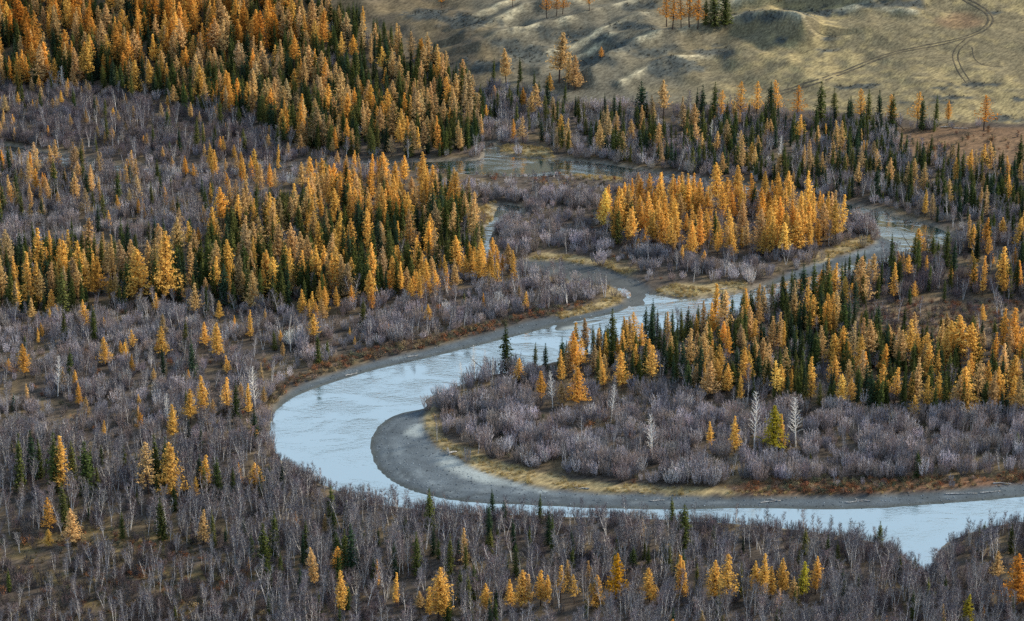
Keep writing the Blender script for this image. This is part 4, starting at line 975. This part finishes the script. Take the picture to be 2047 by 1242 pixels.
def scatter(name, kind, pts, label, cat):
    """a mass nobody could count: one object, points with instances"""
    if not pts: return
    me = bpy.data.meshes.new(name)
    me.vertices.add(len(pts)); me.vertices.foreach_set('co', np.array([(t['x'], t['y'], t['z']) for t in pts], np.float32).ravel())
    def attr(n, ty, vals, fld):
        a = me.attributes.new(n, ty, 'POINT'); a.data.foreach_set(fld, np.asarray(vals).ravel())
    attr('variant', 'INT', np.array([t['v'] for t in pts], np.int32), 'value')
    attr('spin', 'FLOAT_VECTOR', np.array([(*t.get('tl', (0, 0)), t['rot']) for t in pts], np.float32), 'vector')
    attr('size', 'FLOAT_VECTOR', np.array([(t['sr'], t['sr'], t['sz']) for t in pts], np.float32), 'vector')
    attr('tint', 'FLOAT_COLOR', np.array([(*t['tint'], 1) for t in pts], np.float32), 'color')
    ob = bpy.data.objects.new(name, me); COL.objects.link(ob)
    g = bpy.data.node_groups.new(name + '_nodes', 'GeometryNodeTree')
    g.interface.new_socket('Geometry', in_out='INPUT', socket_type='NodeSocketGeometry'); g.interface.new_socket('Geometry', in_out='OUTPUT', socket_type='NodeSocketGeometry')
    gi, go = g.nodes.new('NodeGroupInput'), g.nodes.new('NodeGroupOutput')
    iop = g.nodes.new('GeometryNodeInstanceOnPoints'); ci = g.nodes.new('GeometryNodeCollectionInfo')
    ci.inputs['Collection'].default_value = proto_cols[kind]; ci.inputs['Separate Children'].default_value = True; ci.inputs['Reset Children'].default_value = True
    iop.inputs['Pick Instance'].default_value = True
    def na(n, ty):
        q = g.nodes.new('GeometryNodeInputNamedAttribute'); q.data_type = ty; q.inputs['Name'].default_value = n; return q.outputs['Attribute']
    g.links.new(gi.outputs[0], iop.inputs['Points']); g.links.new(ci.outputs[0], iop.inputs['Instance'])
    g.links.new(na('variant', 'INT'), iop.inputs['Instance Index'])
    g.links.new(na('size', 'FLOAT_VECTOR'), iop.inputs['Scale'])
    e2r = g.nodes.new('FunctionNodeEulerToRotation'); g.links.new(na('spin', 'FLOAT_VECTOR'), e2r.inputs[0]); g.links.new(e2r.outputs[0], iop.inputs['Rotation'])
    g.links.new(iop.outputs[0], go.inputs[0])
    md = ob.modifiers.new('scatter', 'NODES'); md.node_group = g
    ob['kind'] = 'stuff'; ob['label'] = label; ob['category'] = cat
    return ob
scatter('larch_forest', 'larch', mass['larch'], 'remaining golden and tan larches filling the woods', 'larch forest')
scatter('spruce_forest', 'spruce', mass['spruce'], 'remaining dark green spruces filling the woods', 'spruce forest')
scatter('birch_thicket', 'birch', mass['birch'], 'remaining bare birches of the valley thickets', 'birch thicket')
scatter('willow_thicket', 'willow', mass['willow'], 'grey leafless willow thicket covering the valley floor', 'willow thicket')
scatter('undergrowth', 'low', mass['low'], 'low reddish and olive undergrowth along the banks', 'undergrowth')

# dry grass on the bars, the clearing and the near corner
def tufts(polys, n, hrange, tints, seed, dens=None):
    r = np.random.default_rng(seed); out_ = []
    for poly in polys:
        a = abs(np.sum(poly[:, 0] * np.roll(poly[:, 1], -1) - np.roll(poly[:, 0], -1) * poly[:, 1])) / 2
        k = int(a * n)
        x = r.uniform(poly[:, 0].min(), poly[:, 0].max(), k * 4 + 8); y = r.uniform(poly[:, 1].min(), poly[:, 1].max(), k * 4 + 8)
        ok = inside(poly, x, y) & (grid_lookup(wsd, x, y) < -.3)
        bb = (np.ptp(poly[:, 0]) * np.ptp(poly[:, 1]))
        x, y = x[ok][:k], y[ok][:k]
        nn = vnoise(x, y, 5)
        zz = ground_z(x, y)
        for q in range(len(x)):
            if r.random() > smooth(.22, .6, nn[q]): continue
            h = r.uniform(*hrange)
            out_.append(dict(x=x[q], y=y[q], z=float(zz[q]), v=int(r.integers(4)), rot=r.uniform(0, 6.28), sr=h * r.uniform(.8, 1.4), sz=h, tint=jit(r, tints[r.integers(len(tints))], .2)))
    return out_
STRAW = [(.40, .305, .135), (.46, .37, .18), (.31, .225, .10), (.25, .19, .10)]
grass_pts = tufts(GRASS, 1.3, (.7, 1.4), STRAW, 1) + tufts([REDFR], .35, (.6, 1.2), STRAW + [(.30, .16, .07)], 2) + tufts([GCORNER], .5, (.4, .9), [(.20, .15, .06), (.15, .11, .05), (.11, .085, .04)], 3) + tufts([CLEAR], .3, (.4, .8), [(.32, .22, .11), (.25, .16, .09)], 4)
scatter('dry_grass', 'tuft', grass_pts, 'straw coloured dry grass edging the gravel bars and clearings', 'grass')
# shingle on the gravel bars: more stones than anyone could count
def make_stone(seed):
    r = np.random.default_rng(seed); mb = MB()
    V, F, n = [], [], 6
    for k, (zz, rr) in enumerate(((-.25, .8), (.25, 1.0), (.6, .6))):
        for j in range(n):
            a = 2 * math.pi * (j + .3 * k) / n; q = rr * r.uniform(.8, 1.15)
            V.append((q * math.cos(a), q * math.sin(a) * .75, zz * r.uniform(.85, 1.15)))
    for k in range(2):
        for j in range(n): F.append((k * n + j, k * n + (j + 1) % n, (k + 1) * n + (j + 1) % n, (k + 1) * n + j))
    F.append(tuple(2 * n + j for j in range(n)))
    mb.add(V, F)
    return MB(), mb
M_PEB = leaf_mat('shingle_stone', 0, .3, 1.0)
protos('stone', [make_stone(200 + i) for i in range(5)], M_BARK, M_PEB)
r = np.random.default_rng(77)
stone_pts = []
sx, sy = r.uniform(-150, 250, 90000), r.uniform(640, 1060, 90000)
ok = (grid_lookup(gmix, sx, sy) > .8) & (grid_lookup(wsd, sx, sy) < .6) & (r.random(90000) < .75) & (grid_lookup(ssd, sx, sy) < .5 + r.normal(0, 1, 90000))
sx, sy = sx[ok], sy[ok]; szz = ground_z(sx, sy)
for q in range(len(sx)):
    k = .09 + .16 * r.random() ** 2
    g = .06 + .24 * r.random() ** 1.4
    stone_pts.append(dict(x=sx[q], y=sy[q], z=float(szz[q]), v=int(r.integers(5)), rot=r.uniform(0, 6.28), sr=k * 1.3, sz=k, tint=(g * .80, g * .94, g * 1.06)))
scatter('gravel', 'stone', stone_pts, 'grey shingle covering the gravel bars and shores', 'gravel')

def single(name, x, y, label, cat, parts, group=None, rot=0.0, lift=0.0):
    X_, Y_ = place(x, y); X_, Y_ = float(X_[0]), float(Y_[0])
    root = bpy.data.objects.new(name, None); COL.objects.link(root)
    root.location = (X_, Y_, float(ground_z(np.array([X_]), np.array([Y_]))[0]) + lift); root.rotation_euler = (0, 0, rot)
    root['label'] = label; root['category'] = cat
    if group: root['group'] = group
    for nm, mb, mt in parts:
        o = bpy.data.objects.new(nm, mb.build(nm, [mt], smooth_=True)); COL.objects.link(o); o.parent = root
def drift_stump(seed):
    r = np.random.default_rng(seed); log, roots = MB(), MB()
    log.tube([(0, 0, .5), (1.2, .4, .45), (2.6, .7, .25)], [.34, .27, .2], 7, True)
    for i in range(11):
        a = r.uniform(0, 6.28); d = np.array([-.35 + r.normal(0, .25), math.cos(a), math.sin(a) * .9 + .25]); d /= np.linalg.norm(d)
        L = r.uniform(.8, 2.0); m_ = np.array([0, 0, .55]) + d * L * .5 + r.normal(0, .12, 3)
        e_ = np.array([0, 0, .55]) + d * L + r.normal(0, .2, 3); e_[2] = max(e_[2], .02); m_[2] = max(m_[2], .1)
        roots.tube([(0, 0, .55), m_, e_], [.16, .09, .03], 5)
    return [('log', log, M_DRIFT), ('roots', roots, M_DRIFT)]
def drift_log(seed, L=6.0):
    r = np.random.default_rng(seed); log, br = MB(), MB()
    pts = [(x, r.normal(0, .15), .14 + .05 * r.random()) for x in np.linspace(0, L, 6)]
    log.tube(pts, np.linspace(.2, .07, 6), 6, True)
    for i in range(5):
        p0 = np.array(pts[1 + i % 5]); d = unit(r.uniform(-1.2, 1.2), r.uniform(.1, .9))
        br.tube([p0, p0 + d * r.uniform(.6, 1.6)], [.05, .015], 4)
    return [('log', log, M_DRIFT), ('branches', br, M_DRIFT)]
single('driftwood_stump', 898, 910, 'bleached driftwood stump with upturned roots on the gravel bar', 'driftwood', drift_stump(1), rot=.4)
LOGS = [(1520, 1003, 6, .3, 'long bleached drift log at the water edge of the shingle'), (1556, 1000, 5, 2.6, 'forked drift log lying behind the longer one on the shingle'), (1690, 1002, 5, .1, 'bleached drift log on the shingle below the red fringe'),
        (1740, 1000, 4, 2.9, 'short drift log on the middle of the shingle spit'), (1890, 986, 9, .05, 'longest pale drift log at the right end of the shingle'), (1960, 984, 6, .25, 'rightmost pale drift log on the shingle'), (1985, 968, 5, -.1, 'drift log under the grass at the shingle end'),
        (1178, 980, 4, 3.0, 'small drift log beside the yellow grass strip'), (1300, 1000, 4, .2, 'lone drift log on the dark shingle below the yellow grass'), (690, 748, 4, .5, 'pale drift log on the left bank shore'), (815, 712, 3, .4, 'short pale log higher along the left bank shore'),
        (1880, 257, 5, 0.2, 'pale fallen log below the steppe slope, left of a pair'), (1905, 259, 6, -.1, 'pale fallen log below the steppe slope, right of a pair'), (1440, 580, 3, .3, 'pale drift log on the grassy tip below the golden stand')]
for i, (x, y, L, ro, lb) in enumerate(LOGS):
    single('drift_log', x, y, lb, 'driftwood', drift_log(300 + i, L), 'drift logs along the shores', rot=ro)
def snag(seed, L, tilt):
    r = np.random.default_rng(seed); tr, br = MB(), MB()
    d = unit(math.pi, tilt)
    tr.tube([d * L * k for k in np.linspace(-.02, 1, 6)], np.linspace(.2, .05, 6), 6, True)
    for i in range(18):
        p0 = d * L * r.uniform(.3, .98); e = unit(r.uniform(0, 6.28), r.uniform(-.4, .6))
        br.tube([p0, p0 + e * r.uniform(.3, 1.1)], [.03, .01], 3)
    return [('trunk', tr, M_BARK), ('branches', br, M_BARK)]
single('leaning_dead_tree', 982, 752, 'dead trunk leaning left above the water beside the tall bank spruce', 'dead tree', snag(5, 9, .75))
single('leaning_dead_tree', 1835, 520, 'dark dead trunk leaning left beside the river at the right', 'dead tree', snag(6, 12, 1.0))
single('leaning_dead_tree', 1808, 262, 'thin dead trunk leaning at the edge of the brown meadow', 'dead tree', snag(7, 11, .8))
print('PLANTS', {k: (sum(t['kind'] == k for t in inst)) for k in KINDS}, 'solo', len(solo), 'tufts', len(grass_pts))
